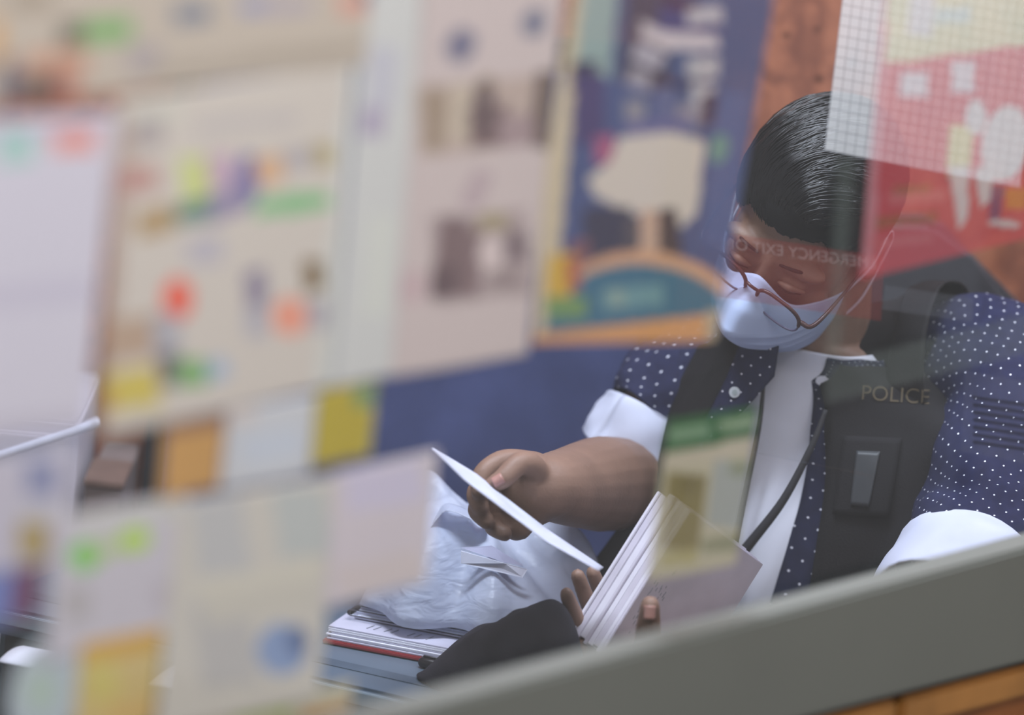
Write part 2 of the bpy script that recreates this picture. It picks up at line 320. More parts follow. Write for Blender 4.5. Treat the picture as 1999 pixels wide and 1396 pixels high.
notice('poster', 'navy poster with cream lettering over a teal dome and an orange band', 'poster',
  [(1098, -140), (1500, -60), (1422, 642), (1052, 690)], (74, 82, 116), [
  ('p', [(1090, -160), (1150, -160), (1092, 500), (1068, 700), (1040, 700)], (190, 176, 146)),
  (R, 1165, 50, 70, 200, 5, (138, 156, 152)), (R, 1140, 150, 50, 60, 0, (64, 58, 80)), (R, 1265, 60, 90, 220, 5, (70, 64, 80)), (R, 1345, 40, 120, 60, 5, (66, 64, 108)), ('p', [(1250, 40), (1300, 62), (1400, 66), (1404, 96), (1300, 98), (1254, 74)], (186, 178, 180)), (R, 1375, 30, 70, 34, -5, (172, 168, 172)), (R, 1330, 5, 60, 20, 5, (70, 40, 60)),
  (R, 1265, 110, 60, 34, 25, (166, 160, 168)), (R, 1372, 132, 62, 42, 0, (168, 164, 166)), (R, 1345, 165, 100, 20, 0, (58, 52, 84)), (R, 1372, 190, 46, 52, 0, (170, 166, 168)), (R, 1250, 155, 50, 34, 20, (150, 144, 150)), (R, 1290, 165, 40, 40, 0, (74, 58, 66)), (R, 1240, 215, 40, 40, 0, (134, 130, 134)), (R, 1300, 205, 40, 70, 0, (96, 98, 128)), (R, 1345, 225, 46, 40, 0, (140, 132, 140)), (R, 1390, 215, 40, 60, 0, (70, 52, 70)), (R, 1285, 250, 130, 34, -5, (100, 96, 132)),
  (R, 1150, 215, 60, 140, 0, (74, 62, 96)), (R, 1180, 292, 36, 54, 0, (156, 86, 112)),
  ('p', [(1206, 268), (1311, 256), (1376, 276), (1361, 416), (1331, 445), (1301, 411), (1241, 420), (1165, 385), (1146, 350), (1195, 311)], (194, 184, 170)),
  (R, 1185, 460, 96, 110, 0, (62, 58, 70)), (R, 1235, 470, 30, 90, 0, (84, 76, 76)), (R, 1305, 455, 44, 96, -8, (78, 62, 60)), (R, 1268, 470, 36, 120, 0, (186, 156, 132)), (R, 1130, 500, 40, 60, 0, (120, 84, 84)),
  (E_, 1275, 610, 360, 236, 10, (196, 152, 116)), (E_, 1262, 612, 330, 190, 6, (66, 104, 122)), ('p', [(1066, 618), (1440, 580), (1440, 620), (1062, 660)], (66, 104, 122)), (R, 1235, 580, 120, 42, -5, (104, 140, 142)), (R, 1205, 582, 30, 36, 0, (130, 150, 140)),
  (R, 1092, 545, 50, 100, 5, (192, 156, 58)), (R, 1118, 535, 22, 60, -5, (166, 90, 60)), (R, 1105, 600, 80, 40, 0, (112, 140, 86)),
  ('p', [(1040, 654), (1440, 606), (1440, 660), (1040, 710)], (198, 144, 90)), (R, 1398, 635, 40, 60, 0, (172, 156, 128)), (R, 1416, 330, 60, 300, 6, (80, 92, 130)), (E_, 1404, 290, 34, 60, 10, (104, 138, 126))], .9, 5)
notice('poster', 'red poster with pale legs and a yellow top, lying over the gridded overlay', 'poster',
  [(1722, -110), (2110, -200), (2060, 470), (1692, 526)], (176, 66, 74), [
  ('p', [(1690, -200), (2200, -260), (2200, 60), (1690, 130)], (190, 186, 150)), (R, 1800, 25, 46, 90, 5, (196, 200, 206)), (R, 1860, 30, 70, 30, -5, (170, 196, 178)), ('p', [(1715, -120), (1740, -120), (1704, 530), (1684, 530)], (200, 120, 128)),
  (R, 1785, 165, 54, 48, 0, (186, 180, 190)), (R, 1880, 150, 44, 60, 0, (204, 180, 190)), (R, 1790, 385, 110, 22, -4, (184, 96, 100)), (R, 1770, 430, 120, 22, -5, (150, 82, 56)), (R, 1780, 370, 70, 14, -4, (150, 90, 60)), (R, 1760, 470, 120, 16, -5, (184, 92, 96)),
  (R, 1874, 295, 44, 100, 4, (206, 200, 140)), (E_, 1905, 230, 40, 70, 0, (200, 190, 196)), (E_, 1962, 280, 90, 150, 10, (206, 206, 204)), ('p', [(1852, 325), (1896, 325), (1886, 430), (1872, 452), (1864, 400)], (206, 196, 186)), ('p', [(1902, 330), (1946, 325), (1930, 395), (1914, 405)], (206, 190, 184)), (R, 1945, 395, 24, 70, 8, (96, 52, 96)), (R, 1985, 388, 44, 40, 0, (182, 116, 44)), (E_, 1962, 437, 64, 14, 5, (226, 216, 226))], .50, 5, ink=1.38)
notice('notice_sheet', 'small cream notice with a green heading hanging over the white shirt', 'notice',
  [(1303, 824), (1487, 790), (1430, 1106), (1268, 1132)], (172, 166, 140), [
  ('p', [(1280, 790), (1500, 770), (1485, 850), (1280, 890)], (46, 92, 48)), (R, 1345, 845, 80, 24, -9, (110, 140, 108)), (R, 1440, 828, 70, 22, -9, (128, 150, 118)), (R, 1390, 885, 200, 26, -10, (176, 168, 146)), (R, 1334, 1000, 76, 150, 6, (122, 112, 66)), (R, 1346, 945, 40, 40, 6, (112, 102, 60)), (R, 1424, 965, 74, 130, 6, (150, 154, 146)), (R, 1444, 915, 40, 30, 0, (130, 136, 112)), (R, 1410, 1062, 80, 30, -9, (134, 134, 104)), (R, 1325, 1090, 70, 26, -8, (160, 152, 104))], .9, 5)
notice('card', 'ochre card with a brown top edge in the second row', 'notice',
  [(337, 828), (442, 806), (428, 955), (300, 976)], (182, 140, 82), [(R, 385, 826, 116, 34, -10, (136, 102, 78))])
notice('card', 'pale bluish blank card between the ochre and olive cards', 'notice',
  [(448, 802), (622, 768), (602, 928), (430, 960)], (184, 186, 188), [(R, 530, 870, 120, 60, -9, (180, 186, 194)), (R, 470, 810, 60, 30, -9, (190, 182, 176))])
notice('card', 'olive yellow card right of the pale blank card', 'notice',
  [(628, 764), (738, 744), (722, 892), (600, 914)], (168, 152, 56), [(R, 712, 775, 40, 40, -8, (106, 136, 98)), (R, 726, 840, 14, 100, 5, (186, 178, 90))])
notice('notice_sheet', 'pinkish white sheet with straight edges left of the held paper', 'notice',
  [(652, 922), (858, 880), (832, 1138), (636, 1190)], (190, 182, 186), [(R, 750, 950, 150, 80, -10, (186, 180, 196)), (R, 740, 1120, 170, 60, -12, (190, 180, 178))])
notice('notice_sheet', 'cream sheet with faint grey blocks and a blue round mark', 'notice',
  [(350, 985), (650, 926), (634, 1368), (306, 1430)], (186, 182, 172), [
  (R, 430, 1045, 100, 150, -8, (174, 174, 172)), (R, 590, 1020, 100, 130, -8, (172, 176, 172)), (R, 505, 1130, 250, 40, -10, (190, 186, 172)), (R, 440, 1255, 110, 170, -8, (172, 170, 166)), (E_, 550, 1268, 96, 100, 0, (128, 146, 178)), (E_, 580, 1252, 40, 60, 0, (92, 108, 142)), (R, 505, 1175, 220, 50, -10, (184, 180, 168))])
notice('notice_sheet', 'lilac white sheet with two bright green marks', 'notice',
  [(112, 1012), (368, 960), (336, 1240), (88, 1294)], (182, 178, 184), [(E_, 166, 1085, 62, 54, 0, (112, 184, 74)), (E_, 262, 1054, 66, 46, -10, (164, 198, 62)), (R, 212, 1072, 60, 30, -15, (166, 182, 130)), (R, 150, 1180, 50, 70, 0, (166, 162, 162)), (R, 330, 1165, 60, 60, 0, (172, 166, 172)), (R, 250, 1010, 200, 36, -12, (184, 184, 178))])
notice('notice_sheet', 'lavender sheet with slate blue and ochre squares at the left margin', 'notice',
  [(-60, 906), (150, 872), (128, 1092), (-70, 1130)], (178, 174, 184), [(R, 82, 935, 66, 72, 5, (130, 134, 162)), (R, 66, 1056, 58, 76, 5, (158, 140, 92)), (R, 90, 1000, 110, 30, 0, (180, 178, 182))])
notice('card', 'maroon and blue card at the lower left margin', 'notice',
  [(-60, 1128), (84, 1104), (72, 1206), (-70, 1232)], (104, 64, 84), [(R, -10, 1170, 50, 140, 5, (112, 126, 178)), (R, 24, 1170, 20, 140, 5, (104, 88, 128))])
notice('card', 'amber card with a darker orange top beside the pale round sticker', 'notice',
  [(150, 1262), (322, 1222), (300, 1420), (150, 1450)], (190, 170, 116), [('p', [(140, 1240), (330, 1210), (318, 1262), (140, 1300)], (188, 150, 72)), (R, 200, 1330, 60, 80, 0, (190, 178, 108)), (R, 260, 1390, 100, 40, -10, (192, 162, 104))])
notice('round_sticker', 'pale blue round sticker in the lower left corner', 'sticker',
  [(20, 1262), (172, 1232), (166, 1440), (10, 1465)], (170, 180, 186), [(E_, 80, 1350, 70, 90, 0, (168, 184, 174))], disc=True)
notice('card', 'green and orange edged card at the bottom edge of the picture', 'notice',
  [(372, 1392), (690, 1330), (680, 1440), (360, 1500)], (178, 172, 150), [(R, 510, 1388, 110, 36, -8, (150, 164, 92)), (R, 640, 1392, 100, 24, -10, (186, 142, 84))])
# pale reflection streaks put in as hazy films on the glass
def reflection_streak(label, pts, cat='reflection_streak', haze=.11):
    q = [Vector(PG(*c)) for c in pts]; layer[0] += 1
    bm = bmesh.new(); bm.faces.new([bm.verts.new(G(v.x, v.y, .004)) for v in q])
    o = bm_obj('streak_film', bm, glass_mat('reflection_haze_%d' % int(haze*100), (.95, .96, .95), .05, haze=haze, hazecol=(150, 165, 160))); return tag(o, label, cat, 'hazy reflection streaks on the window glass')
reflection_streak('upright painted reflection streak crossing the hair and forehead', [(1628, 310), (1662, 305), (1634, 690), (1602, 700)], haze=.14)
reflection_streak('slanting painted reflection streak crossing the vest shoulder', [(1604, 712), (2080, 588), (2080, 668), (1604, 785)])

# ================================================================== CEILING LAMPS
for lx, ly in ((-.15, 4.0), (.95, 4.6)):
    t = empty('ceiling_lamp', (lx, ly, 2.6), 'long ceiling lamp over the %s' % ('desk' if lx < 0 else 'seated person'), 'lamp', 'ceiling lamps')
    box_obj('housing', (lx-.6, ly-.18, 2.605), (1.2, 0, 0), (0, .36, 0), (0, 0, .044), mat('lamp_white', (225, 225, 225), .5), t)
    for k in (-1, 1): box_obj('rim', (lx-.6, ly+k*.17-.01, 2.575), (1.2, 0, 0), (0, .02, 0), (0, 0, .03), mat('lamp_white', (225, 225, 225), .5), t)

lt_ = empty('added_lamp_body', (.55, 2.15, 2.575), 'made-up lamp body for the light added over the notices', 'lamp', 'ceiling lamps')  # unseen body made up for the added notice light
box_obj('housing', (-.2, 2.0, 2.575), (1.5, 0, 0), (0, .3, 0), (0, 0, .05), mat('lamp_white', (225, 225, 225), .5), lt_, .004)  # housing of the made-up lamp body
for k in (.0, 1.1): tube_obj('hanger', [Vector((k, 2.15, 2.61)), Vector((k, 2.15, 2.65))], .006, mat('lamp_white', (225, 225, 225), .5), lt_)  # hangers of the made-up lamp body

# ================================================================== FURNITURE BEHIND
m_navy = mat('navy_fabric', (74, 82, 122), .95, .1, var=.14, nscale=9, bump=.3, bscale=700)
m_blk = mat('black_plastic', (38, 38, 42), .5, var=.05)
A = P(285, 940, 4.81); B = P(1290, 760, 4.81)
scr = empty('office_screen', Vector((A.x, 4.81, 0)), 'navy fabric office screen with a black post behind the desk', 'screen')
wdt = B.x-A.x
box_obj('fabric_panel', (A.x+.02, 4.79, .12), (wdt-.04, 0, 0), (0, .04, 0), (0, 0, 1.14), m_navy, scr, .012)
for x in (A.x-.004, B.x-.02): box_obj('post', (x, 4.785, .03), (.024, 0, 0), (0, .05, 0), (0, 0, 1.24), m_blk, scr, .003)
for x in (A.x-.004, B.x-.02): box_obj('foot', (x, 4.755, 0), (.03, 0, 0), (0, .1, 0), (0, 0, .03), m_blk, scr, .004)
box_obj('top_rail', (A.x, 4.785, 1.26), (wdt, 0, 0), (0, .05, 0), (0, 0, .02), m_blk, scr, .003)
# pale cabinet and carton seen through gaps at the left
q0, q1 = P(-160, 860, 4.62), P(150, 860, 4.62)
cb = empty('filing_cabinet', Vector((q0.x, 4.62, 0)), 'pale lilac grey filing cabinet behind the left notices', 'cabinet')
m_cab = mat('cabinet_lilac', (188, 184, 196), .5, var=.02)
box_obj('body', (q0.x, 4.627, 0), (q1.x-q0.x, 0, 0), (0, .22, 0), (0, 0, .86), m_cab, cb, .004)
for k in range(3):
    d = box_obj('drawer', (q0.x+.008, 4.615, .03+k*.275), (q1.x-q0.x-.016, 0, 0), (0, .012, 0), (0, 0, .265), m_cab, cb, .003)
    box_obj('handle', ((q0.x+q1.x)/2-.03, 4.602, .21+k*.275), (.06, 0, 0), (0, .013, 0), (0, 0, .012), mat('steel', (170, 170, 175), .35, metal=.8), d, .002)
zc = .985
ta, tb = P(-40, 905, 4.59), P(150, 838, 4.59)
tb2 = ta+(tb-ta)*1.2
c0 = P(160, 1010, 4.62); c1 = P(233, 1010, 4.62)
sh = box_obj('pedestal', (c0.x, 4.62, 0), (c1.x-c0.x+.002, 0, 0), (0, .21, 0), (0, 0, c0.z-.05), mat('pedestal_wood', (104, 78, 66), .6)); tag(sh, 'narrow brown pedestal beside the filing cabinet', 'pedestal')
cart = empty('carton', Vector((c0.x, 4.62, c0.z-.05)), 'grey brown carton in the gap left of the ochre card', 'box')
box_obj('body', (c0.x, 4.62, c0.z-.05), (c1.x-c0.x, 0, 0), (0, .2, 0), (0, 0, .085), mat('carton_brown', (118, 104, 100), .8), cart, .002)
box_obj('flap', (c0.x-.002, 4.615, c0.z+.035), (c1.x-c0.x+.004, 0, 0), (0, .1, 0), (0, 0, .006), mat('carton_flap', (108, 86, 76), .8), cart, .001)
rod = empty('reflection_rod', ta, 'white rod standing in for a slanting reflection at the far left', 'stand-in rod')  # slanting reflection put in as a white rod
tube_obj('rod_body', [ta, tb2], .0052, mat('bright_paper', (198, 203, 222), .6), rod, 14, 2)
tube_obj('reflection_rod_end', [ta-(tb-ta).normalized()*.002, ta+(tb-ta).normalized()*.012], .0062, mat('bright_paper', (198, 203, 222), .6), rod, 14, 1)

# office chair behind the person
m_ch = mat('chair_charcoal', (58, 58, 64), .7, var=.05, bump=.2, bscale=500)
cc = P(1800, 700, 4.76)
chx, chy = cc.x-.03, 4.60
ch = empty('office_chair', Vector((chx, chy, 0)), 'charcoal office chair behind the seated person', 'chair')
bm = bmesh.new()
outl = [P(1640, 470, 4.755), P(1700, 425, 4.755), P(1830, 430, 4.755), P(1900, 508, 4.755), P(2010, 618, 4.755), P(2030, 800, 4.755), P(1980, 1060, 4.755), P(1640, 1060, 4.755), P(1600, 700, 4.755)]
prism(bm, outl, Vector((0, .05, 0))); bmesh.ops.bevel(bm, geom=bm.edges[:], offset=.012, segments=3, affect='EDGES')
bm_obj('backrest', bm, m_ch, ch)
bm = bmesh.new(); box(bm, Vector((chx-.25, 4.34, .44)), Vector((.5, 0, 0)), Vector((0, .42, 0)), Z*.07, .03); bm_obj('seat', bm, m_ch, ch)
box_obj('back_bar', (chx-.03, 4.79, .46), (.06, 0, 0), (0, .02, 0), (0, 0, .5), m_blk, ch, .004)
tube_obj('gas_post', [Vector((chx, chy-.02, .08)), Vector((chx, chy-.02, .45))], .026, m_blk, ch)
for k in range(5):
    a = k*2*math.pi/5+.3; t_ = Vector((chx+.22*math.cos(a), chy-.02+.22*math.sin(a), .065))
    f_ = tube_obj('base_spoke', [Vector((chx, chy-.02, .09)), t_], [.022, .015], m_blk, ch)
    bm = bmesh.new(); ball(bm, t_-Z*.036, (.028, .028, .028), seg=12); bm_obj('caster', bm, m_blk, f_, True)

# ================================================================== DESK
DZ = .74
m_desk = mat('desk_teal', (92, 106, 120), .35, .5, var=.04, nscale=6)
m_edge = mat('desk_edge_highlight', (150, 166, 178), .4, .5, var=.03)
dl = PZ(640, 1328, DZ); d0 = dl-ED*.38
dk = empty('desk', Vector((d0.x, d0.y, 0)), 'slate blue desk with a painted highlight on its front edge under the papers', 'desk')
LW, DP = .60, .42
box_obj('top', d0-Z*.028, ED*LW, EN*DP, Z*.028, m_desk, dk, .003)
box_obj('edge_highlight', d0-Z*.016-EN*.004, ED*LW, EN*.004, Z*.013, m_edge, dk, .001)  # highlight along the front edge put in as a paler band
box_obj('modesty_panel', d0+EN*.05-Z*.5, ED*LW, EN*.018, Z*.47, mat('desk_dark', (60, 74, 86), .5), dk)
for a in (.02, LW-.07):
    for c in (.02, DP-.07): box_obj('leg', d0+ED*a+EN*c-Z*DZ, ED*.05, EN*.05, Z*(DZ-.028), m_blk, dk, .004)
# cable tray line on the desk top
box_obj('inlay_strip', d0+EN*.045+Z*.0002, ED*LW, EN*.02, Z*.0006, mat('desk_inlay', (78, 92, 106), .4), dk)

# ================================================================== PAPERS ON THE DESK
m_wp = mat('white_paper', (216, 218, 230), .7, .2, var=.02)
m_wp2 = mat('lilac_paper', (186, 186, 204), .7, .2, var=.03)
m_red = mat('red_cover', (150, 52, 58), .5, var=.05)
m_pla = glass_mat('clear_plastic', (.93, .95, .97), 1.0, 1.4)
m_ink = mat('grey_ink', (150, 152, 164), .8)
f0 = PZ(628, 1257, DZ); fx = (PZ(892, 1307, DZ)-f0); fl = fx.length; fx = fx.normalized(); fy = Vector((-fx.y, fx.x, 0))
fd = empty('red_folder', f0, 'red backed folder of white papers on the front of the desk', 'folder')
box_obj('back_cover', f0+Z*.001, fx*(fl+.05), fy*.24, Z*.004, m_red, fd, .001)
for k in range(7):
    j = random.uniform(-.003, .003)
    box_obj('sheet', f0+Z*(.0055+k*.0016)+fy*(.003+k*.0014+j*.4)+fx*(.004+j), fx*(fl+.04), fy*.22, Z*.0012, m_wp if k % 3 else m_wp2, fd)
zt = .0055+7*.0016
# ruled ticks printed on the top sheet
for k, t_ in enumerate((.036, .043, .054, .061, .078, .085, .097)):
    box_obj('printed_tick', f0+Z*zt+fx*t_+fy*(.024), fx*.0012, fy*.014+fx*.003, Z*.0003, m_ink, fd)
s0 = f0+fy*.048+fx*.012+Z*(zt+.001)
pf = empty('paper_stack', s0, 'stack of white papers in a clear plastic sleeve above the red folder', 'papers')
for k in range(6):
    j = random.uniform(-.002, .002)
    box_obj('sheet', s0+Z*(k*.0017)+fy*(k*.003+j*.5)+fx*(.004+j), fx*(fl+.02), fy*.17, Z*.0013, m_wp if k % 2 else m_wp2, pf)
tube_obj('sleeve_fold', [s0+Z*.006-fy*.004+fx*.0, s0+Z*.006-fy*.004+fx*(fl+.02)], .0035, m_pla, pf)
tube_obj('sleeve_side', [s0+Z*.006-fy*.004, s0+Z*.006+fy*.1], .003, m_pla, pf)
box_obj('sleeve', s0+Z*(6*.0017+.001)+fx*.002+fy*.004, fx*(fl+.02), fy*.18, Z*.0006, m_pla, pf)
for k in range(26):
    a, c = random.uniform(.04, fl-.02), random.uniform(.04, .16)
    box_obj('print_mark', s0+Z*(6*.0017+.0004)+fx*a+fy*c, fx*random.uniform(.003, .009), fy*.001, Z*.0002, m_ink, pf)
# pen
a = PZ(826, 1304, DZ); c = PZ(912, 1322, DZ)
pn = empty('pen', a, 'black pen lying on the desk in front of the red folder', 'pen')
tube_obj('barrel', [a+Z*.0055, c+Z*.0055], .005, m_blk, pn, 12, 2)
tube_obj('cap', [a+Z*.0056, a.lerp(c, .35)+Z*.0056], .0056, mat('pen_cap', (30, 28, 32), .3), pn, 12, 2)
tube_obj('clip', [a+Z*.0118, a.lerp(c, .3)+Z*.0118], .0012, mat('pen_cap', (30, 28, 32), .3), pn, 8, 2)
# loose sheets seen in the lower left gaps
for (px, py), L_, wd, lab in (((290, 1345), .10, .085, 'white sheet corner beside the amber card'), ((-5, 1300), .10, .06, 'pale sheet on the desk at the lower left margin')):
    a = PZ(px, py, DZ)
    V, Fc, U = grid_mesh(lambda u, v: (a+fx*(L_*u)+fy*(wd*v)+Z*(.004+.006*u*u+.004*math.sin(3*v)), (u, v)), 8, 8)
    o = mesh_obj('loose_sheet', V, Fc, m_wp, None, True); solid(o, .0006, 1); tag(o, lab, 'paper', 'loose sheets on the desk')

# ================================================================== WHITE PLASTIC BAG
mb = bpy.data.materials.new('bag_film'); mb.use_nodes = True; nt = mb.node_tree; b = nt.nodes['Principled BSDF']; b.inputs['Base Color'].default_value = lin((212, 220, 238))+(1,); b.inputs['Roughness'].default_value = .35
n = nt.nodes.new('ShaderNodeTexNoise'); n.inputs['Scale'].default_value = 9; n.inputs['Distortion'].default_value = .8
bp = nt.nodes.new('ShaderNodeBump'); bp.inputs['Strength'].default_value = .35; bp.inputs['Distance'].default_value = .01; nt.links.new(n.outputs['Fac'], bp.inputs['Height']); nt.links.new(bp.outputs[0], b.inputs['Normal'])
out = nt.nodes['Material Output']; tl = nt.nodes.new('ShaderNodeBsdfTranslucent'); tl.inputs[0].default_value = lin((220, 226, 242))+(1,)
tp = nt.nodes.new('ShaderNodeBsdfTransparent'); m1 = nt.nodes.new('ShaderNodeMixShader'); m1.inputs[0].default_value = .35; m2 = nt.nodes.new('ShaderNodeMixShader'); m2.inputs[0].default_value = .16
nt.links.new(b.outputs[0], m1.inputs[1]); nt.links.new(tl.outputs[0], m1.inputs[2]); nt.links.new(m1.outputs[0], m2.inputs[1]); nt.links.new(tp.outputs[0], m2.inputs[2]); nt.links.new(m2.outputs[0], out.inputs[0])
bl, br = PZ(715, 1195, DZ+.03), PZ(1120, 1235, DZ+.03)
bx, blen = (br-bl).normalized(), (br-bl).length
by = Vector((-bx.y, bx.x, 0)); bc = bl+bx*(blen*.56)+by*.10; bc.z = DZ
BA, BB = blen*.62, .145
def bag(u, v):
    a, c = (u*2-1), (v*2-1)
    rr = max(abs(a), abs(c)); l = math.hypot(a, c) or 1; a, c = a/l*rr, c/l*rr     # disc
    edge = 1+.10*math.sin(5*math.atan2(c, a)+1)+.06*math.sin(11*math.atan2(c, a))
    p = bc+bx*(a*BA*edge)+by*(c*BB*edge)
    h = .078*max(0, 1-rr**2.2)
    pk = P(862, 968, p.y); dx = (p-bc).dot(bx)/BA
    h += .045*math.exp(-((dx+.62)/.22)**2)*max(0, 1-rr**3)
    q = Vector((p.x*6+p.y*3, p.y*5, 3))
    rid = 1-abs(noise.noise(q))*2.4; rid2 = 1-abs(noise.noise(q*2.3+Vector((4, 1, 0))))*2.4
    h += (.026*rid+.009*rid2)*max(0, 1-rr**4)
    h += .03*math.exp(-((rr-.93)/.08)**2)*(.6+.4*math.sin(7*math.atan2(c, a)))*.35
    p.z = DZ+.026+max(.0, h); return p, (u, v)
V, Fc, U = grid_mesh(bag, 96, 72)
bgr = empty('plastic_bag', Vector((bc.x, bc.y, DZ)), 'crumpled translucent white plastic bag behind the papers', 'bag')
o = mesh_obj('film', V, Fc, mb, bgr, True); solid(o, .0004, -1)
def handle(u, v):
    t_ = u*math.pi; base = P(835, 1022, bc.y-.06)
    p = base+bx*(.028*(1-math.cos(t_))+.004*math.sin(9*u))+Z*(.024*math.sin(t_)-.006)+by*((v-.5)*.03+.01*math.sin(t_*2))
    return p, (u, v)
V, Fc, U = grid_mesh(handle, 30, 6); o = mesh_obj('handle_loop', V, Fc, mb, bgr, True); solid(o, .0004, 0)
# dark leaflet glimpsed in the bag mouth
a = P(905, 1072, bc.y-.10)
ct = empty('leaflet', a, 'small grey leaflet showing through the opening of the plastic bag', 'leaflet')
bm = bmesh.new(); prism(bm, [P(902, 1070, bc.y-.105), P(960, 1066, bc.y-.10), P(1020, 1104, bc.y-.105), P(985, 1098, bc.y-.112)], Vector((0, .0006, .0003))); bm_obj('cover', bm, mat('leaflet_grey', (160, 162, 188), .7), ct)
bm = bmesh.new(); prism(bm, [P(900, 1076, bc.y-.108), P(985, 1100, bc.y-.114), P(1030, 1112, bc.y-.11), P(1020, 1128, bc.y-.116), P(900, 1100, bc.y-.112)], Vector((0, .0006, .0003))); bm_obj('page', bm, mat('leaflet_page', (198, 202, 220), .7), ct)

# ================================================================== PERSON
m_skin = mat('skin', (134, 106, 91), .5, .35, var=.05, nscale=25, bump=.15, bscale=300)
YAW = math.radians(-24)
tf = Vector((math.sin(YAW), -math.cos(YAW), 0)); tr = Vector((math.cos(YAW), math.sin(YAW), 0))    # torso front, torso toward viewer's right
ST = [(1600, 1470, 4.60, .185, .135), (1600, 1200, 4.58, .19, .15), (1625, 1000, 4.57, .195, .145), (1640, 850, 4.57, .200, .128), (1632, 755, 4.57, .185, .105), (1612, 700, 4.56, .115, .075), (1598, 655, 4.54, .060, .060)]
stc = [P(*s_[:3]) for s_ in ST]
def stat(v):
    k = len(ST)-1; x = min(max(v, 0), 1)*k; i = min(int(x), k-1); t = x-i
    def cr(f):
        p0, p1, p2, p3 = f(max(i-1, 0)), f(i), f(i+1), f(min(i+2, k))
        return .5*((2*p1)+(p2-p0)*t+(2*p0-5*p1+4*p2-p3)*t*t+(3*p1-p0-3*p2+p3)*t**3)
    return cr(lambda j: stc[j]), cr(lambda j: ST[j][3]), cr(lambda j: ST[j][4])
def torso(phi, v, off=0):
    c, a, b_ = stat(v); s_, k = math.sin(phi), math.cos(phi); e = .82
    return c+tr*((a+off)*math.copysign(abs(s_)**e, s_))+tf*((b_+off)*math.copysign(abs(k)**e, k))
person = empty('person', Vector((stc[0].x, stc[0].y, 0)), 'seated person in mask and glasses reading, black vest over navy dotted shirt', 'person')
# --- head frame
HC = P(1582, 423, 4.47)
HR = (Matrix.Rotation(math.radians(-20), 3, 'Z') @ Matrix.Rotation(math.radians(20), 3, 'Y') @ Matrix.Rotation(math.radians(33), 3, 'X'))
HS = .93
def H(x, y, z): return HC + HR @ (Vector((x, y, z))*HS)
bm = bmesh.new()
def hb(c, r): ball(bm, H(*c), tuple(q*HS for q in r), HR, 24)
hb((0, .012, .032), (.076, .096, .084)); hb((0, -.03, -.012), (.066, .068, .075)); hb((0, -.038, -.062), (.055, .058, .055)); hb((0, -.07, -.098), (.026, .024, .02))
for s_ in (-1, 1):
    hb((s_*.038, -.064, -.036), (.026, .020, .024)); hb((s_*.032, -.082, .016), (.030, .014, .010)); hb((s_*.045, -.012, -.075), (.022, .04, .03))
    hb((s_*.031, -.0845, -.003), (.0155, .0135, .0112))
    hb((s_*.076, .012, -.012), (.008, .020, .033)); hb((s_*.078, .008, -.036), (.007, .012, .012))
tube(bm, [H(0, -.09, .012), H(0, -.103, -.016), H(0, -.115, -.034)], [.008*HS, .010*HS, .015*HS], 12, 4)
for s_ in (-1, 1): hb((s_*.012, -.104, -.037), (.009, .011, .008))
tube(bm, [H(-.02, -.094, -.064), H(0, -.101, -.064), H(.02, -.094, -.064)], .006, 10, 4); tube(bm, [H(-.018, -.091, -.073), H(0, -.098, -.074), H(.018, -.091, -.073)], .006, 10, 4)
# neck, torso
tube(bm, [H(0, .03, -.03), stc[6]-Z*.02, stc[5]-Z*.04], [.056, .054, .062], 20, 6)
rings = []
for j in range(19):
    rings.append([bm.verts.new(torso(2*math.pi*i/36, j/18)) for i in range(36)])
for a, c in zip(rings, rings[1:]):
    for i in range(36): bm.faces.new((a[i], a[(i+1) % 36], c[(i+1) % 36], c[i]))
bm.faces.new(rings[0][::-1]); bm.faces.new(rings[-1])
# right arm (towards the left of the picture)
SR, ER, WR = P(1385, 745, 4.585), P(1226, 945, 4.53), P(1072, 950, 4.285)
tube(bm, [P(1450, 735, 4.58), SR, P(1290, 805, 4.55), ER], [.05, .052, .041, .042], 20, 8)
tube(bm, [ER, P(1170, 945, 4.425), P(1108, 950, 4.335), WR, P(1040, 952, 4.27)], [.047, .0475, .038, .032, .031], 20, 8)
ball(bm, P(1032, 955, 4.268), (.032, .024, .036), None, 20)
def chain(pts, r): tube(bm, [P(*q) for q in pts], r, 12, 6)
# right hand: thumb and four fingers closed on the sheet
chain([(1052, 935, 4.262), (1036, 908, 4.243), (1012, 906, 4.228), (985, 932, 4.216), (962, 946, 4.212)], [.014, .0125, .0115, .0105, .0085])
chain([(1046, 905, 4.275), (985, 900, 4.255), (944, 925, 4.240), (936, 958, 4.232)], [.012, .0115, .0105, .009])
chain([(1048, 940, 4.285), (965, 945, 4.265), (931, 962, 4.248), (938, 990, 4.238)], [.012, .0115, .0105, .009])
chain([(1050, 975, 4.288), (962, 982, 4.268), (932, 994, 4.250), (950, 1018, 4.240)], [.0115, .011, .010, .0085])
chain([(1056, 1005, 4.288), (985, 1018, 4.270), (962, 1028, 4.255), (985, 1042, 4.243)], [.0105, .010, .009, .008])
chain([(1052, 960, 4.28), (1020, 1000, 4.275), (1010, 1020, 4.27)], [.026, .024, .018])
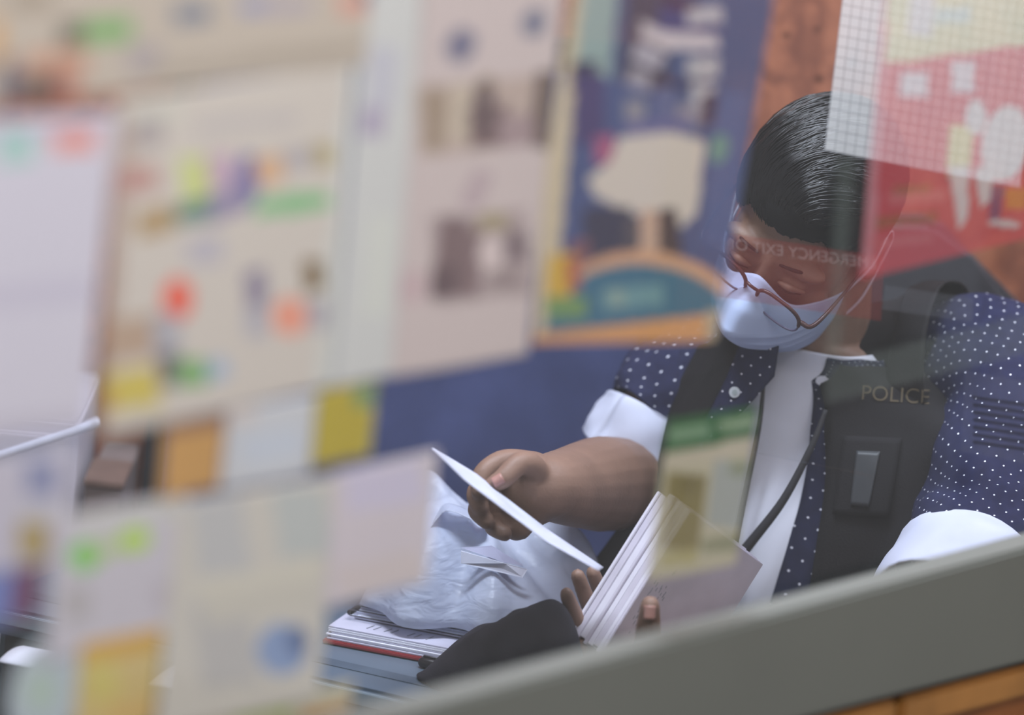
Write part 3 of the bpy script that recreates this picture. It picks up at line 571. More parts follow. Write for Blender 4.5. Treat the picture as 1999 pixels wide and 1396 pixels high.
# left arm (towards the right of the picture)
SL, EL, WL = P(1935, 780, 4.53), P(1810, 1240, 4.245), P(1300, 1330, 4.22)
tube(bm, [P(1760, 745, 4.59), SL, P(1950, 980, 4.40), EL], [.05, .055, .047, .045], 20, 8)
tube(bm, [EL, P(1600, 1300, 4.27), P(1420, 1315, 4.24), WL, P(1250, 1312, 4.235)], [.045, .045, .036, .03, .03], 20, 8)
ball(bm, P(1222, 1290, 4.232), (.036, .022, .034), None, 20)
chain([(1215, 1275, 4.245), (1180, 1235, 4.25), (1150, 1180, 4.246), (1128, 1124, 4.236)], [.0115, .0095, .0085, .0072])
chain([(1228, 1262, 4.26), (1206, 1215, 4.275), (1178, 1165, 4.276), (1157, 1118, 4.268)], [.0115, .0095, .0085, .0072])
chain([(1205, 1288, 4.235), (1158, 1255, 4.23), (1126, 1208, 4.222), (1106, 1160, 4.210)], [.0115, .0095, .0085, .0070])
chain([(1205, 1300, 4.23), (1165, 1285, 4.22), (1140, 1262, 4.212)], [.012, .0105, .009])
chain([(1252, 1305, 4.215), (1262, 1262, 4.172), (1266, 1222, 4.150), (1269, 1182, 4.140)], [.016, .0135, .012, .0095])
body = link_mesh('body', remeshed('body', bm, .0026, 4), m_skin, person, True)
# thumb nails
def nail(c, nrm, upv, wd, ln):
    r_ = upv.cross(nrm).normalized()
    V, Fc, U = grid_mesh(lambda u, v: (c+r_*((u-.5)*wd)+upv*((v-.5)*ln)-nrm*(.6*wd*(u-.5)**2*2), (u, v)), 6, 6)
    o = mesh_obj('nail', V, Fc, mat('nail_pink', (164, 122, 112), .4), person, True); solid(o, .0006, 0)
nail(P(1268, 1196, 4.128), (CAM-P(1268, 1196, 4.13)).normalized(), (up*.95+rt*.05).normalized(), .011, .013)
nail(P(972, 938, 4.2015), (CAM-P(972, 938, 4.2)).normalized(), (-rt*.85-up*.5).normalized(), .010, .011)

# --- clothes
def dots_mat():
    M = bpy.data.materials.new('navy_dotted_cotton'); M.use_nodes = True; nt = M.node_tree; b = nt.nodes['Principled BSDF']; b.inputs['Roughness'].default_value = .85; b.inputs['Specular IOR Level'].default_value = .15
    uv = nt.nodes.new('ShaderNodeUVMap'); mp = nt.nodes.new('ShaderNodeMapping'); mp.inputs['Scale'].default_value = (1/.0125,)*3; mp.inputs['Rotation'].default_value = (0, 0, math.radians(42))
    nt.links.new(uv.outputs[0], mp.inputs[0])
    fr = nt.nodes.new('ShaderNodeVectorMath'); fr.operation = 'FRACTION'; nt.links.new(mp.outputs[0], fr.inputs[0])
    ds = nt.nodes.new('ShaderNodeVectorMath'); ds.operation = 'DISTANCE'; ds.inputs[1].default_value = (.5, .5, 0); nt.links.new(fr.outputs[0], ds.inputs[0])
    sx = nt.nodes.new('ShaderNodeSeparateXYZ'); nt.links.new(fr.outputs[0], sx.inputs[0]); cx = nt.nodes.new('ShaderNodeCombineXYZ'); nt.links.new(sx.outputs[0], cx.inputs[0]); nt.links.new(sx.outputs[1], cx.inputs[1]); nt.links.new(cx.outputs[0], ds.inputs[0])
    lt = nt.nodes.new('ShaderNodeMath'); lt.operation = 'LESS_THAN'; lt.inputs[1].default_value = .075; nt.links.new(ds.outputs['Value'], lt.inputs[0])
    n = nt.nodes.new('ShaderNodeTexNoise'); n.inputs['Scale'].default_value = 25
    rp = nt.nodes.new('ShaderNodeValToRGB'); rp.color_ramp.elements[0].color = lin((30, 33, 56))+(1,); rp.color_ramp.elements[1].color = lin((46, 50, 82))+(1,); nt.links.new(n.outputs['Fac'], rp.inputs[0])
    mx = nt.nodes.new('ShaderNodeMix'); mx.data_type = 'RGBA'; mx.inputs[7].default_value = lin((225, 228, 240))+(1,)
    nt.links.new(lt.outputs[0], mx.inputs[0]); nt.links.new(rp.outputs[0], mx.inputs[6]); nt.links.new(mx.outputs[2], b.inputs['Base Color'])
    return M
m_dot = dots_mat()
m_tee = mat('white_tee', (230, 234, 248), .85, .15, var=.02)
m_cuff = mat('white_cuff', (200, 206, 226), .8, .15, var=.02)
m_vest = mat('black_vest', (28, 27, 30), .8, .2, var=.12, nscale=18, bump=.2, bscale=600)
# white tee with folds
def tee(u, v):
    phi = (u-.5)*2*math.pi; vv = v*.965
    fold = .006*math.sin(phi*9+v*8)*(1-v)+.005*math.sin(phi*5-v*14)
    return torso(phi, vv, .006+fold*(.35+.65*(1-v))), (u, v)
V, Fc, U = grid_mesh(tee, 120, 70); o = mesh_obj('white_t_shirt', V, Fc, m_tee, person, True); solid(o, .002, 0)
o['label'] = 'white t-shirt showing between the open shirt fronts'
def open_shell(name, off, edge_r, edge_l, v0, v1, material, wr=.004, nu=60):
    """open garment: edge_r(v) front edge angle on the viewer's left, edge_l(v) on the viewer's right"""
    def f(u, v):
        vv = v0+(v1-v0)*v; a = edge_l(vv); c = 2*math.pi-edge_r(vv); phi = a+(c-a)*u
        ofs = off+wr*math.sin(phi*7+vv*12)*.6+wr*.4*math.sin(phi*13-vv*20)
        p = torso(phi, vv, ofs); return p, (phi*.185, vv*.46)
    V, Fc, U = grid_mesh(f, nu*2, 60); o = mesh_obj(name, V, Fc, material, person, True, U); solid(o, .002, 0); return o
def lerpk(keys):
    def f(v):
        for (a, x), (c, y) in zip(keys, keys[1:]):
            if v <= c: return x+(y-x)*max(0, (v-a)/(c-a))
        return keys[-1][1]
    return f
sh_r = lerpk([(0, .75), (.25, .70), (.5, .42), (.65, .30), (.8, .22), (.95, .4)])
sh_l = lerpk([(0, .06), (.2, .01), (.4, .05), (.6, .06), (.8, .08), (.95, .35)])
shirt = open_shell('dotted_shirt', .012, sh_r, sh_l, .02, .95, m_dot)
shirt['label'] = 'navy short-sleeved shirt with small white dots, worn open'
def sleeve(path, radii, seg=40, n=12, flatv=None, name='sleeve', material=None, parent=None, wr=.003, th=.002, squash=1):
    pts = catmull(path, n); k = len(path)-1; V, U = [], []; ref = None; L = 0
    for i, p in enumerate(pts):
        t = (pts[min(i+1, len(pts)-1)]-pts[max(i-1, 0)]).normalized()
        if ref is None: ref = t.orthogonal().normalized()
        ref = (ref-t*ref.dot(t)).normalized(); b_ = t.cross(ref)
        if i: L += (p-pts[i-1]).length
        x = i/n; s0_ = min(int(x), k-1); r_ = radii[s0_]*(1-(x-s0_))+radii[s0_+1]*(x-s0_)
        for j in range(seg+1):
            a = 2*math.pi*j/seg; rr = r_+wr*math.sin(a*4+i*.35)+wr*.5*math.sin(a*7-i*.5)
            q = (ref*math.cos(a)+b_*math.sin(a))*rr
            if flatv: q = q-flatv*(q.dot(flatv)*(1-squash))
            V.append(p+q); U.append((a*r_, L))
    w_ = seg+1
    Fc = [(i*w_+j, i*w_+j+1, (i+1)*w_+j+1, (i+1)*w_+j) for i in range(len(pts)-1) for j in range(seg)]
    o = mesh_obj(name, V, Fc, material, parent, True, U); solid(o, th, 0); return o
sleeve([P(1450, 735, 4.585), P(1388, 742, 4.585), P(1316, 778, 4.565), P(1268, 828, 4.55)], [.05, .070, .062, .052], material=m_dot, parent=shirt)
sleeve([P(1273, 822, 4.551), P(1258, 846, 4.546), P(1236, 888, 4.545)], [.0545, .056, .058], name='cuff', material=m_cuff, parent=shirt, wr=.0012)
sleeve([P(1760, 735, 4.59), P(1905, 735, 4.555), P(1985, 815, 4.48), P(1965, 940, 4.415), P(1935, 1050, 4.365), P(1895, 1130, 4.315)], [.055, .085, .080, .080, .077, .074], material=m_dot, parent=shirt)
sleeve([P(1899, 1124, 4.319), P(1880, 1155, 4.297), P(1845, 1225, 4.25)], [.0785, .080, .081], name='cuff', material=m_cuff, parent=shirt, wr=.0012)
# collar and button placket, folded over the vest at the viewer's left
def collar(u, v):
    phi = -.35-u*(2*math.pi-1.75); p = torso(phi, .955, .016+.012*v); p.z += .034*(1-v)-.008; return p, (phi*.07, v*.04)
V, Fc, U = grid_mesh(collar, 50, 6); o = mesh_obj('collar', V, Fc, m_dot, shirt, True, U); solid(o, .0025, 0)
def on_torso(px, py, off):           # the point of the torso surface under a pixel
    hit = TB.ray_cast(CAM, ray(px, py).normalized()); p = hit[0] if hit[0] else P(px, py, 4.5)
    return p-ray(px, py).normalized()*off
V, Fc, U = grid_mesh(lambda u, v: (torso((u-.5)*2*math.pi, v, .012), (u, v)), 90, 60); TB = BVHTree.FromPolygons([tuple(q) for q in V], Fc)
def strip_between(name, left, right, off, material, parent, th=.002, n=24, uvs=1.0, wob=0):
    def ev(pl, t):
        k = len(pl)-1; x = t*k; i = min(int(x), k-1); f = x-i; return pl[i][0]+(pl[i+1][0]-pl[i][0])*f, pl[i][1]+(pl[i+1][1]-pl[i][1])*f
    def f(u, v):
        a, c = ev(left, v), ev(right, v); x, y = a[0]+(c[0]-a[0])*u, a[1]+(c[1]-a[1])*u
        p = on_torso(x, y, off+wob*math.sin(u*math.pi)); return p, (x*.0005*uvs, y*.0005*uvs)
    V, Fc, U = grid_mesh(f, 10, n); o = mesh_obj(name, V, Fc, material, parent, True, U); solid(o, th, 0); return o
placket = strip_between('placket', [(1452, 655), (1418, 740), (1366, 845), (1340, 900)], [(1522, 668), (1512, 735), (1440, 815), (1400, 880)], .050, m_dot, shirt, wob=.006)
bb = on_torso(1434, 766, .0605)
vn = (CAM-bb).normalized(); bq = vn.to_track_quat('Z', 'Y').to_matrix()
bm = bmesh.new(); bmesh.ops.create_cone(bm, cap_ends=True, segments=28, radius1=.0057, radius2=.0052, depth=.0022, matrix=Matrix.Translation(bb) @ bq.to_4x4())
bt = bm_obj('button', bm, mat('button_white', (214, 222, 228), .3), placket)
bm = bmesh.new(); bmesh.ops.create_cone(bm, cap_ends=True, segments=20, radius1=.002, radius2=.0026, depth=.0012, matrix=Matrix.Translation(bb+vn*.0014) @ bq.to_4x4())
bm_obj('button_centre', bm, mat('button_grey', (176, 190, 192), .4), bt)
# black vest
ve_l = lerpk([(0, .26), (.2, .16), (.4, .15), (.6, .12), (.8, .14), (.95, .5)])
ve_r = lerpk([(0, .95), (.25, .95), (.5, .85), (.65, .72), (.8, .62), (.95, .7)])
vest = open_shell('vest', .022, ve_r, ve_l, .0, .93, m_vest, .003)
vest['label'] = 'black vest with dull yellow lettering on the chest'
vme = bpy.data.meshes.new_from_object(vest.evaluated_get(bpy.context.evaluated_depsgraph_get()))
# shoulder yokes that run over the sleeves
def yoke(name, path, radii): return sleeve(path, radii, name=name, material=m_vest, parent=vest, wr=.002)
yoke('shoulder_yoke', [P(1660, 712, 4.555), P(1760, 735, 4.548), P(1858, 738, 4.530)], [.060, .090, .100])
def ev2(pl, t):
    k = len(pl)-1; x = t*k; i = min(int(x), k-1); f = x-i; return [pl[i][q]+(pl[i+1][q]-pl[i][q])*f for q in range(3)]
LE = [(1345, 684, 4.545), (1322, 745, 4.515), (1306, 820, 4.50), (1285, 920, 4.485), (1225, 1010, 4.47), (1140, 1125, 4.45)]
RE = [(1470, 640, 4.50), (1445, 700, 4.47), (1395, 790, 4.455), (1345, 890, 4.44), (1330, 1010, 4.43), (1320, 1150, 4.42)]
def front(u, v):
    a, c = ev2(LE, v), ev2(RE, v); q = [a[k]+(c[k]-a[k])*u for k in range(3)]
    return P(q[0], q[1], q[2]-.018*math.sin(u*math.pi)+.004*math.sin(u*9+v*7)), (u, v)
V, Fc, U = grid_mesh(front, 24, 40); o = mesh_obj('front_panel', V, Fc, m_vest, vest, True); solid(o, .004, 0)
dg = bpy.context.evaluated_depsgraph_get(); dg.update()
def bvh_of(objs):
    V, Fc = [], []
    for q in objs:
        me = q.evaluated_get(dg).to_mesh(); mw_ = q.matrix_world; k = len(V)
        V += [mw_ @ v.co for v in me.vertices]; Fc += [tuple(k+i for i in p.vertices) for p in me.polygons]
    return BVHTree.FromPolygons(V, Fc)
bpy.context.view_layer.update(); dg = bpy.context.evaluated_depsgraph_get()
VB = bvh_of([vest]+[c for c in vest.children if c.name.startswith('shoulder')])
def on_vest(px, py, off):
    d = ray(px, py).normalized(); hit = VB.ray_cast(CAM, d); return (hit[0] if hit[0] else P(px, py, 4.46))-d*off
me = text_mesh('POLICE', 1.0)
xs = [v.co.x for v in me.vertices]; wdt_ = max(xs)-min(xs)
for v in me.vertices:
    tx = (v.co.x/wdt_)*132; ty = -v.co.y/wdt_*132; a = math.radians(4)
    v.co = on_vest(1748+tx*math.cos(a)-ty*math.sin(a), 772+tx*math.sin(a)+ty*math.cos(a), .0012)
link_mesh('lettering', me, mat('dull_yellow_print', (84, 74, 56), .8), vest)
# pocket with a clear window on the vest
def pocket(name, quad, off, material, parent):
    def f(u, v):
        a = (quad[0][0]+(quad[1][0]-quad[0][0])*u, quad[0][1]+(quad[1][1]-quad[0][1])*u); c = (quad[3][0]+(quad[2][0]-quad[3][0])*u, quad[3][1]+(quad[2][1]-quad[3][1])*u)
        return on_vest(a[0]+(c[0]-a[0])*v, a[1]+(c[1]-a[1])*v, off), (u, v)
    V, Fc, U = grid_mesh(f, 10, 12); o = mesh_obj(name, V, Fc, material, parent, True); solid(o, .002, 0); return o
pk = pocket('pocket', [(1645, 850), (1760, 856), (1735, 1010), (1625, 1004)], .004, m_vest, vest)
pocket('pocket_window', [(1672, 880), (1718, 882), (1696, 990), (1660, 986)], .0065, mat('pocket_plastic', (50, 53, 57), .45), pk)
# trousers
LG = Vector((.12, -.99, 0)); bm = bmesh.new(); m_tr = mat('dark_trousers', (40, 42, 52), .8)
hipc = stc[0]; hipc = Vector((hipc.x, hipc.y, .675))
tube(bm, [hipc+Z*.06, hipc, hipc-Z*.01], [.15, .155, .15], 20, 4)
for s_ in (-1, 1):
    hp = hipc+tr*(s_*.09)-Z*.0; kn = hp+LG*.36+tr*(s_*.03)-Z*.08; an = kn-Z*.48+tf*.0
    tube(bm, [hp, hp.lerp(kn, .5), kn], [.085, .078, .066], 16, 6); tube(bm, [kn, kn.lerp(an, .5), an], [.064, .056, .05], 16, 6)
tro = link_mesh('trousers', remeshed('trousers', bm, .006, 3), m_tr, person, True)
for s_ in (-1, 1):
    an = hipc+tr*(s_*.12)+LG*.36-Z*.58
    bm = bmesh.new(); tube(bm, [Vector((an.x, an.y, .042))-tf*.05, Vector((an.x, an.y, .045))+tf*.06, Vector((an.x, an.y, .036))+tf*.15], [.038, .042, .032], 14, 5); bm_obj('shoe', bm, m_blk, person, True)
# --- hair
hair_root = None
def hairline(x, y):                  # lowest z of hair by place around the head
    if y < -.02: return .058-1.7*max(0, abs(x)-.044)
    if y < .03: return -.012+(.03-y)/.05*.018
    return -.05
V, keep = [], {}
nu, nv = 320, 150; idx = {}
for j in range(nv+1):
    th_ = math.pi*.66*j/nv
    for i in range(nu):
        ph = 2*math.pi*i/nu
        d = Vector((math.sin(th_)*math.sin(ph), -math.sin(th_)*math.cos(ph), math.cos(th_)))
        base = Vector((d.x*.084, .014+d.y*.107, .036+d.z*.095))
        if base.y < -.03: base.z += .010*min(1, (-.03-base.y)/.05)*max(0, 1-abs(base.x)/.08)
        # combed across: ridges long in x, short in y/z
        qv = Vector((base.x*16, base.y*120+base.x*30, base.z*120))
        r_ = noise.noise(qv)*.0010+noise.noise(Vector((base.x*6, base.y*16, base.z*16)))*.0016
        base += d*r_
        if base.z < hairline(base.x, base.y)+.003*noise.noise(Vector((base.x*180, base.y*60, 1))): continue
        idx[(j, i)] = len(V); V.append(H(*base))
Fc = []
for j in range(nv):
    for i in range(nu):
        k = [(j, i), (j, (i+1) % nu), (j+1, (i+1) % nu), (j+1, i)]
        if all(q in idx for q in k) and j > 0: Fc.append(tuple(idx[q] for q in k))
top = idx[(0, 0)]
for i in range(nu): Fc.append((top, idx[(1, (i+1) % nu)], idx[(1, i)]))
m_hair = mat('black_hair', (12, 12, 15), .6, .25, var=.1, nscale=40)
_f = Fc[len(Fc)//2]; _n = (V[_f[1]]-V[_f[0]]).cross(V[_f[2]]-V[_f[0]])
if _n.dot(V[_f[0]]-HC) < 0: Fc = [tuple(reversed(q)) for q in Fc]
hair = mesh_obj('hair', V, Fc, m_hair, person, True); solid(hair, .008, -1); hair['label'] = 'short combed glossy black hair'
rs = random.Random(3); bm = bmesh.new()
for lk in range(270):                # locks of combed strands, swept across the head
    ly0 = rs.uniform(-.080, .150); lt0 = rs.uniform(-1.35, .9); lt1 = lt0-rs.uniform(.6, 1.2); ldr = -rs.uniform(.055, .105); llift = rs.uniform(.0015, .0068); lw = rs.uniform(.004, .009)
    for k in range(9):
        y0 = ly0+rs.uniform(-lw, lw); t0 = lt0+rs.uniform(-.12, .12); t1 = lt1+rs.uniform(-.15, .15)
        lift = llift*(1-((y0-ly0)/lw)**2*.8)+rs.uniform(-.0004, .0004); wv_ = rs.uniform(0, 6); pts = []
        for q in range(8):
            f = q/7; th_ = t0+(t1-t0)*f; yy = y0+ldr*f+.001*math.sin(wv_+f*5); t_ = (yy-.014)/.106
            if abs(t_) > .985: break
            kk = math.sqrt(1-t_*t_); ll = 1+(lift*math.sin(math.pi*min(1, f+.15))+.001)/.09
            x, z = .083*kk*math.sin(th_)*ll, .036+.094*kk*math.cos(th_)*ll
            if yy < -.03: z += .010*min(1, (-.03-yy)/.05)*max(0, 1-abs(x)/.08)
            if z < hairline(x, yy)-.003: break
            pts.append(H(x, yy*(1+.6*lift), z))
        if len(pts) >= 3: tube(bm, pts, [.0005]+[.0012]*(len(pts)-2)+[.0004], 4, 1, False)
stn = bm_obj('hair_strands', bm, mat('hair_strand_black', (12, 12, 15), .27, .38), hair, True); stn['kind'] = 'stuff'
for s_ in (-1, 1):                   # eyebrows and eyes
    tube_obj('eyebrow', [H(s_*.014, -.096, .019), H(s_*.032, -.095, .022), H(s_*.05, -.082, .017)], [.0014, .0020, .0010], m_hair, person, 8, 4)
    bm = bmesh.new(); ball(bm, H(s_*.031, -.0865, -.008), .0098*HS, None, 16); ey = bm_obj('eye', bm, mat('eye_white', (190, 186, 180), .3), person, True)
    tube_obj('eyelid', [H(s_*.018, -.096, -.006), H(s_*.031, -.0995, -.001), H(s_*.045, -.091, -.006)], [.002, .0042, .002], m_skin, person, 8, 4)
    tube_obj('eyelashes', [H(s_*.019, -.0985, -.008), H(s_*.031, -.1025, -.0055), H(s_*.044, -.094, -.008)], [.0006, .0011, .0006], m_hair, person, 6, 4)
# --- mask
NOSE = lerpk([(0, .012), (.2, .030), (.38, .037), (.6, .020), (1, 0)])
def mk(u, v, lift=0):
    a = (u*2-1)*math.radians(84); bulge = math.sin(math.pi*min(1, max(0, v)))
    x = .073*math.sin(a)*(1-.10*v*v*abs(u*2-1)); y = -.030-(.068+.026*bulge*max(0, 1-abs(u*2-1)**2))*math.cos(a)
    nose = math.exp(-((u-.5)/.115)**2)
    ztop = -.022+.028*nose-.012*abs(u*2-1)**2; zbot = -.118+.016*abs(u*2-1)**2
    z = ztop+(zbot-ztop)*v; y -= nose*(NOSE(v)); y -= .012*math.exp(-((abs(u-.5)-.2)/.13)**2)*(1-v)
    pleat = sum(.0046*max(0, 1-abs(v-c)/.05)*(1 if v > c else .2) for c in (.40, .56, .72)); y -= pleat*(.4+.6*math.cos(a))
    n_ = .0012*noise.noise(Vector((u*9, v*7, 2)))
    return H(x*(1+lift), y-lift*.07+n_, z), (u, v)
V, Fc, U = grid_mesh(mk, 70, 50)
mask = mesh_obj('face_mask', V, Fc, mat('mask_blue', (190, 206, 240), .8, .1, var=.02), person, True); solid(mask, .0016, 1); mask['label'] = 'pale blue pleated face mask with white ear loops'
m_loop = mat('ear_loop_white', (206, 204, 216), .7)
for u_ in (0, 1):
    s_ = -1 if u_ == 0 else 1
    ear_t, ear_b, ear_k = H(s_*.082, .020, .018), H(s_*.083, .018, -.040), H(s_*.083, .036, -.010)
    a, c = mk(u_, .02)[0], mk(u_, .97)[0]
    tube_obj('ear_loop', [a, a.lerp(ear_t, .5)+(HR @ Vector((s_*.006, 0, 0))), ear_t, ear_k, ear_b, c.lerp(ear_b, .5)+(HR @ Vector((s_*.007, 0, 0))), c], .0014, m_loop, mask, 8, 6)
# --- glasses
gl = bpy.data.objects.new('glasses', None); COL.objects.link(gl); gl.parent = person; gl.matrix_parent_inverse = Matrix.Translation(person.location).inverted()
gl.location = HC
m_fr = mat('glasses_frame', (70, 40, 40), .3, .5); m_fr2 = mat('glasses_rim', (96, 92, 120), .3, .5)
GS = Vector((0, -.012, -.006))
def HG(x, y, z): return H(x+GS.x, y+GS.y-.05*max(0, x)*(1 if y < -.09 else 0), z+GS.z-.22*x*min(1, max(0, (.02-y)/.11)))
def g_obj(o):
    o.parent = gl; o.matrix_parent_inverse = (Matrix.Translation(person.location).inverted() @ Matrix.Translation(HC)).inverted() @ Matrix.Translation(person.location).inverted() if False else Matrix.Translation(HC).inverted(); return o
for s_ in (-1, 1):
    pts = []
    for k in range(25):
        a = 2*math.pi*k/24; x = .0265*math.copysign(abs(math.cos(a))**.7, math.cos(a)); z = .0165*math.copysign(abs(math.sin(a))**.8, math.sin(a))
        pts.append((s_*.034+x, -.112+.10*(abs(s_*.034+x)-.01)**2/.06, z))
    topp = [HG(*p) for p in pts[0:13]]; bot = [HG(*p) for p in pts[12:25]]
    g_obj(tube_obj('rim_top', topp, .0020, m_fr, None, 8, 2)); g_obj(tube_obj('rim_bottom', bot, .0011, m_fr2, None, 8, 2))
    g_obj(mesh_obj('lens', [HG(*p) for p in pts[:24]], [tuple(range(24))], glass_mat('lens_glass', (.95, .95, .96), 1.0), None))
    g_obj(tube_obj('temple', [HG(s_*.061, -.106, .004), HG(s_*.074, -.098, .006), HG(s_*.080, -.05, .012), HG(s_*.082, .03, .016), HG(s_*.082, .05, -.006)], [.0026, .0024, .0016, .0016, .0018], m_fr, None, 8, 5))
    g_obj(tube_obj('nose_pad', [HG(s_*.009, -.106, -.004), HG(s_*.011, -.102, -.012)], .002, m_fr2, None, 8, 3))
g_obj(tube_obj('bridge', [HG(-.0085, -.1115, .006), HG(0, -.115, .009), HG(.0085, -.1115, .006)], .0017, m_fr, None, 8, 4))
# --- lanyard
def ribbon(name, pts, wd, off, material, parent):
    path = catmull([on_torso(x, y, off) for x, y in pts], 8); V, Fc = [], []; k = len(path)
    for i, p in enumerate(path):
        t = (path[min(i+1, k-1)]-path[max(i-1, 0)]).normalized(); vd = (CAM-p).normalized(); sd = t.cross(vd).normalized()
        ww = wd[0]+(wd[1]-wd[0])*i/(k-1); V += [p-sd*ww/2, p+sd*ww/2]
    for i in range(k-1): Fc.append((2*i, 2*i+1, 2*i+3, 2*i+2))
    o = mesh_obj(name, V, Fc, material, parent, True); solid(o, .0012, 0); return o
m_lan = mat('lanyard_black', (40, 40, 46), .6)
ln = bpy.data.objects.new('lanyard', None); COL.objects.link(ln); ln.parent = person; ln.matrix_parent_inverse = Matrix.Translation(person.location).inverted(); lp = on_torso(1410, 1180, .03); ln.location = lp
def l_obj(o): o.parent = ln; o.matrix_parent_inverse = Matrix.Translation(lp).inverted(); return o
l_obj(ribbon('strap', [(1612, 800), (1585, 870), (1530, 975), (1465, 1060), (1425, 1110), (1408, 1188)], (.0045, .014), .028, m_lan, None))
l_obj(ribbon('strap', [(1496, 700), (1490, 760), (1480, 840), (1450, 980), (1424, 1100), (1402, 1188)], (.0022, .010), .020, m_lan, None))
bm = bmesh.new(); ball(bm, on_torso(1404, 1196, .034), .006, None, 14); l_obj(bm_obj('clasp', bm, mat('brass', (200, 180, 150), .25, metal=.9), None, True))

# ================================================================== HELD THINGS
# the sheet held in the right hand, nearly edge-on
def sheet(u, v):
    n_ = [(843, 875), (905, 936), (990, 1000), (1068, 1058), (1168, 1114)]; f_ = [(845, 874), (930, 925), (1003, 983), (1068, 1033), (1178, 1108)]
    def ev(pl, t):
        k = len(pl)-1; x = t*k; i = min(int(x), k-1); q = x-i; return pl[i][0]+(pl[i+1][0]-pl[i][0])*q, pl[i][1]+(pl[i+1][1]-pl[i][1])*q
    a, c = ev(n_, u), ev(f_, u)
    return P(a[0]+(c[0]-a[0])*v, a[1]+(c[1]-a[1])*v, 4.125+.075*v+.012*math.sin(u*3.1)), (u, v)
V, Fc, U = grid_mesh(sheet, 40, 8); o = mesh_obj('held_sheet', V, Fc, mat('bright_paper', (198, 203, 222), .6), None, True); solid(o, .0007, 0)
tag(o, 'white sheet of paper held edge-on in the raised hand', 'paper')
# the thick pad of pages held in the other hand
b0, b1 = P(1108, 1236, 4.215), P(1283, 958, 4.255)
vw = (CAM-b0).normalized(); L_ = (b1-b0); Ln = L_.length; L_ = L_.normalized()
vw = (vw-L_*vw.dot(L_)).normalized(); sd = L_.cross(vw).normalized()
if sd.dot(rt) < 0: sd = -sd
ang = math.radians(36); T_ = sd*math.cos(ang)+vw*math.sin(ang); W_ = sd*math.sin(ang)-vw*math.cos(ang)
TT, WW = .046, .150
bk = empty('page_pad', b0, 'thick white pad of printed pages held open in front of the chest', 'pad')
m_pg = mat('page_white', (214, 212, 224), .7, .2, var=.02); m_pg2 = mat('page_lilac', (198, 194, 208), .7, .2, var=.03)
lay = [0, .004, .012, .020, .0235, .030, .037, .042, .046]
for k, (a, c) in enumerate(zip(lay, lay[1:])):
    rec = (.000, .0018, .0022, .0008, .0026, .0024, .0012, .000)[k]
    box_obj('page_block', b0+T_*a+W_*rec+L_*(.002*(k % 3)), T_*(c-a-.0001), W_*(WW-rec), L_*(Ln-.003*(k % 2)), m_pg if k % 2 == 0 else m_pg2, bk, .0006)
for k in range(60):
    a, c = random.uniform(.15, .8)*Ln, random.choice([.012, .018, .024, .030, .036])+random.uniform(-.002, .002)
    box_obj('print_mark', b0+T_*(TT-.0002)+W_*c+L_*a, T_*.0003, W_*.0012, L_*random.uniform(.002, .006), m_ink, bk)
# black cloth bag on the desk under the pad
def cloth(u, v):
    a, c = u*2-1, v*2-1; rr = max(abs(a), abs(c)); l = math.hypot(a, c) or 1; a, c = a/l*rr, c/l*rr
    base = P(985, 1300, 4.215); base.z = DZ
    p = base+fx*(a*.085)+fy*(c*.046)
    q = Vector((p.x*22, p.y*22, 8)); k = max(0, 1-rr**4)
    prof = .014+.100*max(0, min(1, (a+.95)/1.75))**.8
    p.z = DZ+.003+k*prof+(.008*noise.noise(q)+.005*noise.noise(q*2.6))*k; return p, (u, v)
V, Fc, U = grid_mesh(cloth, 56, 40)
cl = mesh_obj('cloth_pouch', V, Fc, mat('black_cloth', (50, 49, 56), .85, .15, var=.1, bump=.2, bscale=500), None, True); tag(cl, 'crumpled black cloth pouch on the desk under the page pad', 'pouch'); solid(cl, .003, -1)

# ================================================================== ADDED CLEAR SHIELD THAT CARRIES PAINTED REFLECTIONS
SC0 = P(1640, 420, 4.19); SCN = Vector((math.sin(TE), -math.cos(TE), 0))
def PS(px, py, off=0):
    d = ray(px, py); t = (SC0-CAM).dot(SCN)/d.dot(SCN); return CAM+d*t+SCN*off
scn = empty('added_shield', PS(1640, 1330), 'made-up clear shield carrying painted reflections in front of the seated person', 'shield')  # shield added to hold the stand-ins for window reflections
def film(name, px, material, parent, off=.003, th=.0005):
    q = [PS(*c) for c in px]; bm = bmesh.new(); bm.faces.new([bm.verts.new(p+SCN*off) for p in q]); return bm_obj(name, bm, material, parent)
xl, xr = PS(1360, 400), PS(2030, 400); w_s = (xr-xl).length
ax_ = ED
base_z, top_z = 1.0, 1.62
pl0 = Vector((xl.x, xl.y, base_z))
box_obj('added_shield_pane', pl0-SCN*.002, ax_*w_s, SCN*.004, Z*(top_z-base_z), glass_mat('added_shield_acrylic', (.985, .99, .99), .12), scn)
gf = film('sign_reflection', [(1371, 446), (1728, 500), (1722, 626), (1362, 572)], glass_mat('reflection_red_film', (.98, .93, .93), .1, haze=.20, hazecol=(170, 60, 56)), scn)  # reflected sign put in as a tinted red film
gf['label'] = 'thin red film standing in for a reflected sign lettered in reverse'
me = text_mesh('EMERGENCY EXIT ONLY', 1.0); xs = [v.co.x for v in me.vertices]; wdt_ = max(xs)-min(xs)
for v in me.vertices:
    tx, ty = -v.co.x/wdt_, v.co.y/wdt_
    t0 = Vector(((1548+tx*330), (492+tx*46-ty*330*1.0)))
    v.co = PS(t0.x, t0.y, .0042)
link_mesh('lettering', me, glass_mat('reflection_pale_lettering', (.9, .9, .9), .1, haze=.28, hazecol=(215, 190, 185)), gf)  # lettering of the reflected sign, put in as pale film
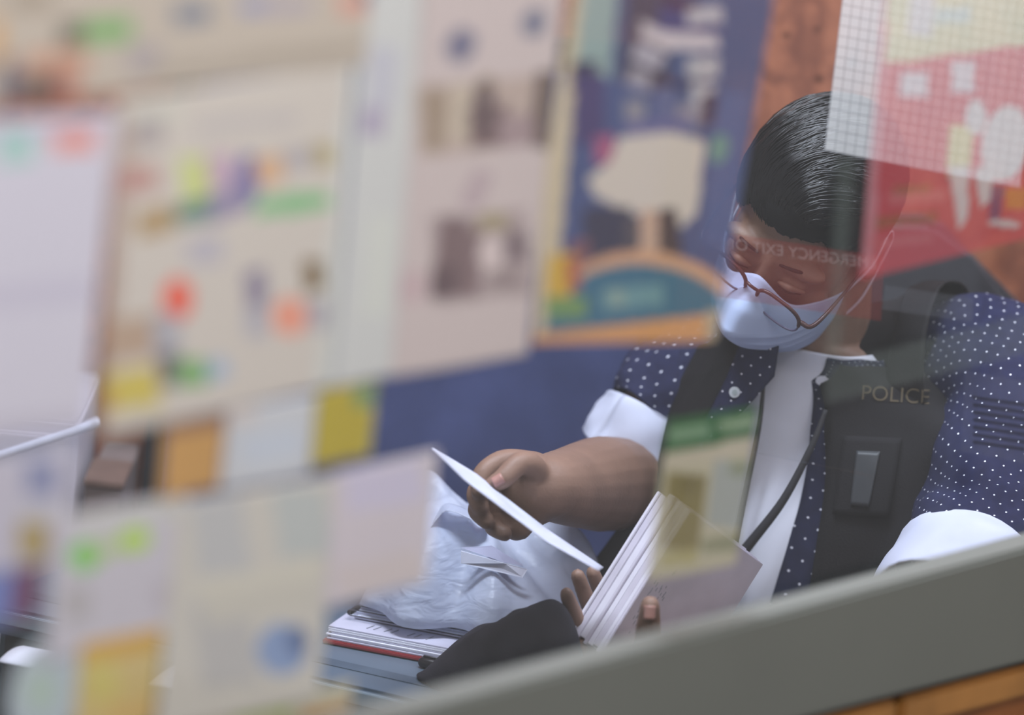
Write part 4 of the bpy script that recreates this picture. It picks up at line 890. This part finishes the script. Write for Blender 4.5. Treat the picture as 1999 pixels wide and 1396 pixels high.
film('grey_reflection', [(1730, 556), (1902, 581), (1900, 628), (1724, 603)], glass_mat('reflection_grey_film', (.95, .95, .95), .1, haze=.13, hazecol=(150, 155, 165)), scn)  # reflection of a box put in as a grey film
vt = film('vent_reflection', [(1886, 722), (2020, 746), (2012, 905), (1878, 880)], glass_mat('reflection_vent_film', (.95, .95, .96), .1, haze=.10, hazecol=(150, 155, 175)), scn)  # faint vent reflection put in as a hazy film with dark lines
for k in range(7):
    y0 = 772+k*14.5
    film('reflection_slot', [(1902, y0), (2020, y0+17), (2020, y0+22), (1902, y0+5)], mat('reflection_slot_dark', (24, 30, 50), .7), vt, .0036)
# see-through gridded overlay in the plane of the added shield
mg = bpy.data.materials.new('gridded_translucent'); mg.use_nodes = True; nt = mg.node_tree; b = nt.nodes['Principled BSDF']; b.inputs['Roughness'].default_value = .7
uv = nt.nodes.new('ShaderNodeUVMap'); fr = nt.nodes.new('ShaderNodeVectorMath'); fr.operation = 'FRACTION'; nt.links.new(uv.outputs[0], fr.inputs[0]); sx = nt.nodes.new('ShaderNodeSeparateXYZ'); nt.links.new(fr.outputs[0], sx.inputs[0])
mi = nt.nodes.new('ShaderNodeMath'); mi.operation = 'MINIMUM'; nt.links.new(sx.outputs[0], mi.inputs[0]); nt.links.new(sx.outputs[1], mi.inputs[1])
lt = nt.nodes.new('ShaderNodeMath'); lt.operation = 'LESS_THAN'; lt.inputs[1].default_value = .08; nt.links.new(mi.outputs[0], lt.inputs[0])
mx = nt.nodes.new('ShaderNodeMix'); mx.data_type = 'RGBA'; mx.inputs[6].default_value = lin((240, 245, 245))+(1,); mx.inputs[7].default_value = lin((172, 174, 180))+(1,); nt.links.new(lt.outputs[0], mx.inputs[0]); nt.links.new(mx.outputs[2], b.inputs['Base Color'])
b.inputs['Alpha'].default_value = .64
c_bl, c_br = PS(1612, 292, .004), PS(1992, 366, .004)
gx = (c_br-c_bl).normalized(); gw = (c_br-c_bl).length; ghh = .20; cell = .0097
V, Fc, U = grid_mesh(lambda u, v: (c_bl+gx*(gw*u)+Z*(ghh*v)+SCN*.0015*math.sin(u*4), (u*gw/cell, v*ghh/cell)), 30, 20)
o = mesh_obj('gridded_overlay', V, Fc, mg, None, True, U); tag(o, 'translucent white gridded overlay at the upper right', 'sheet')
bpy.context.view_layer.update()
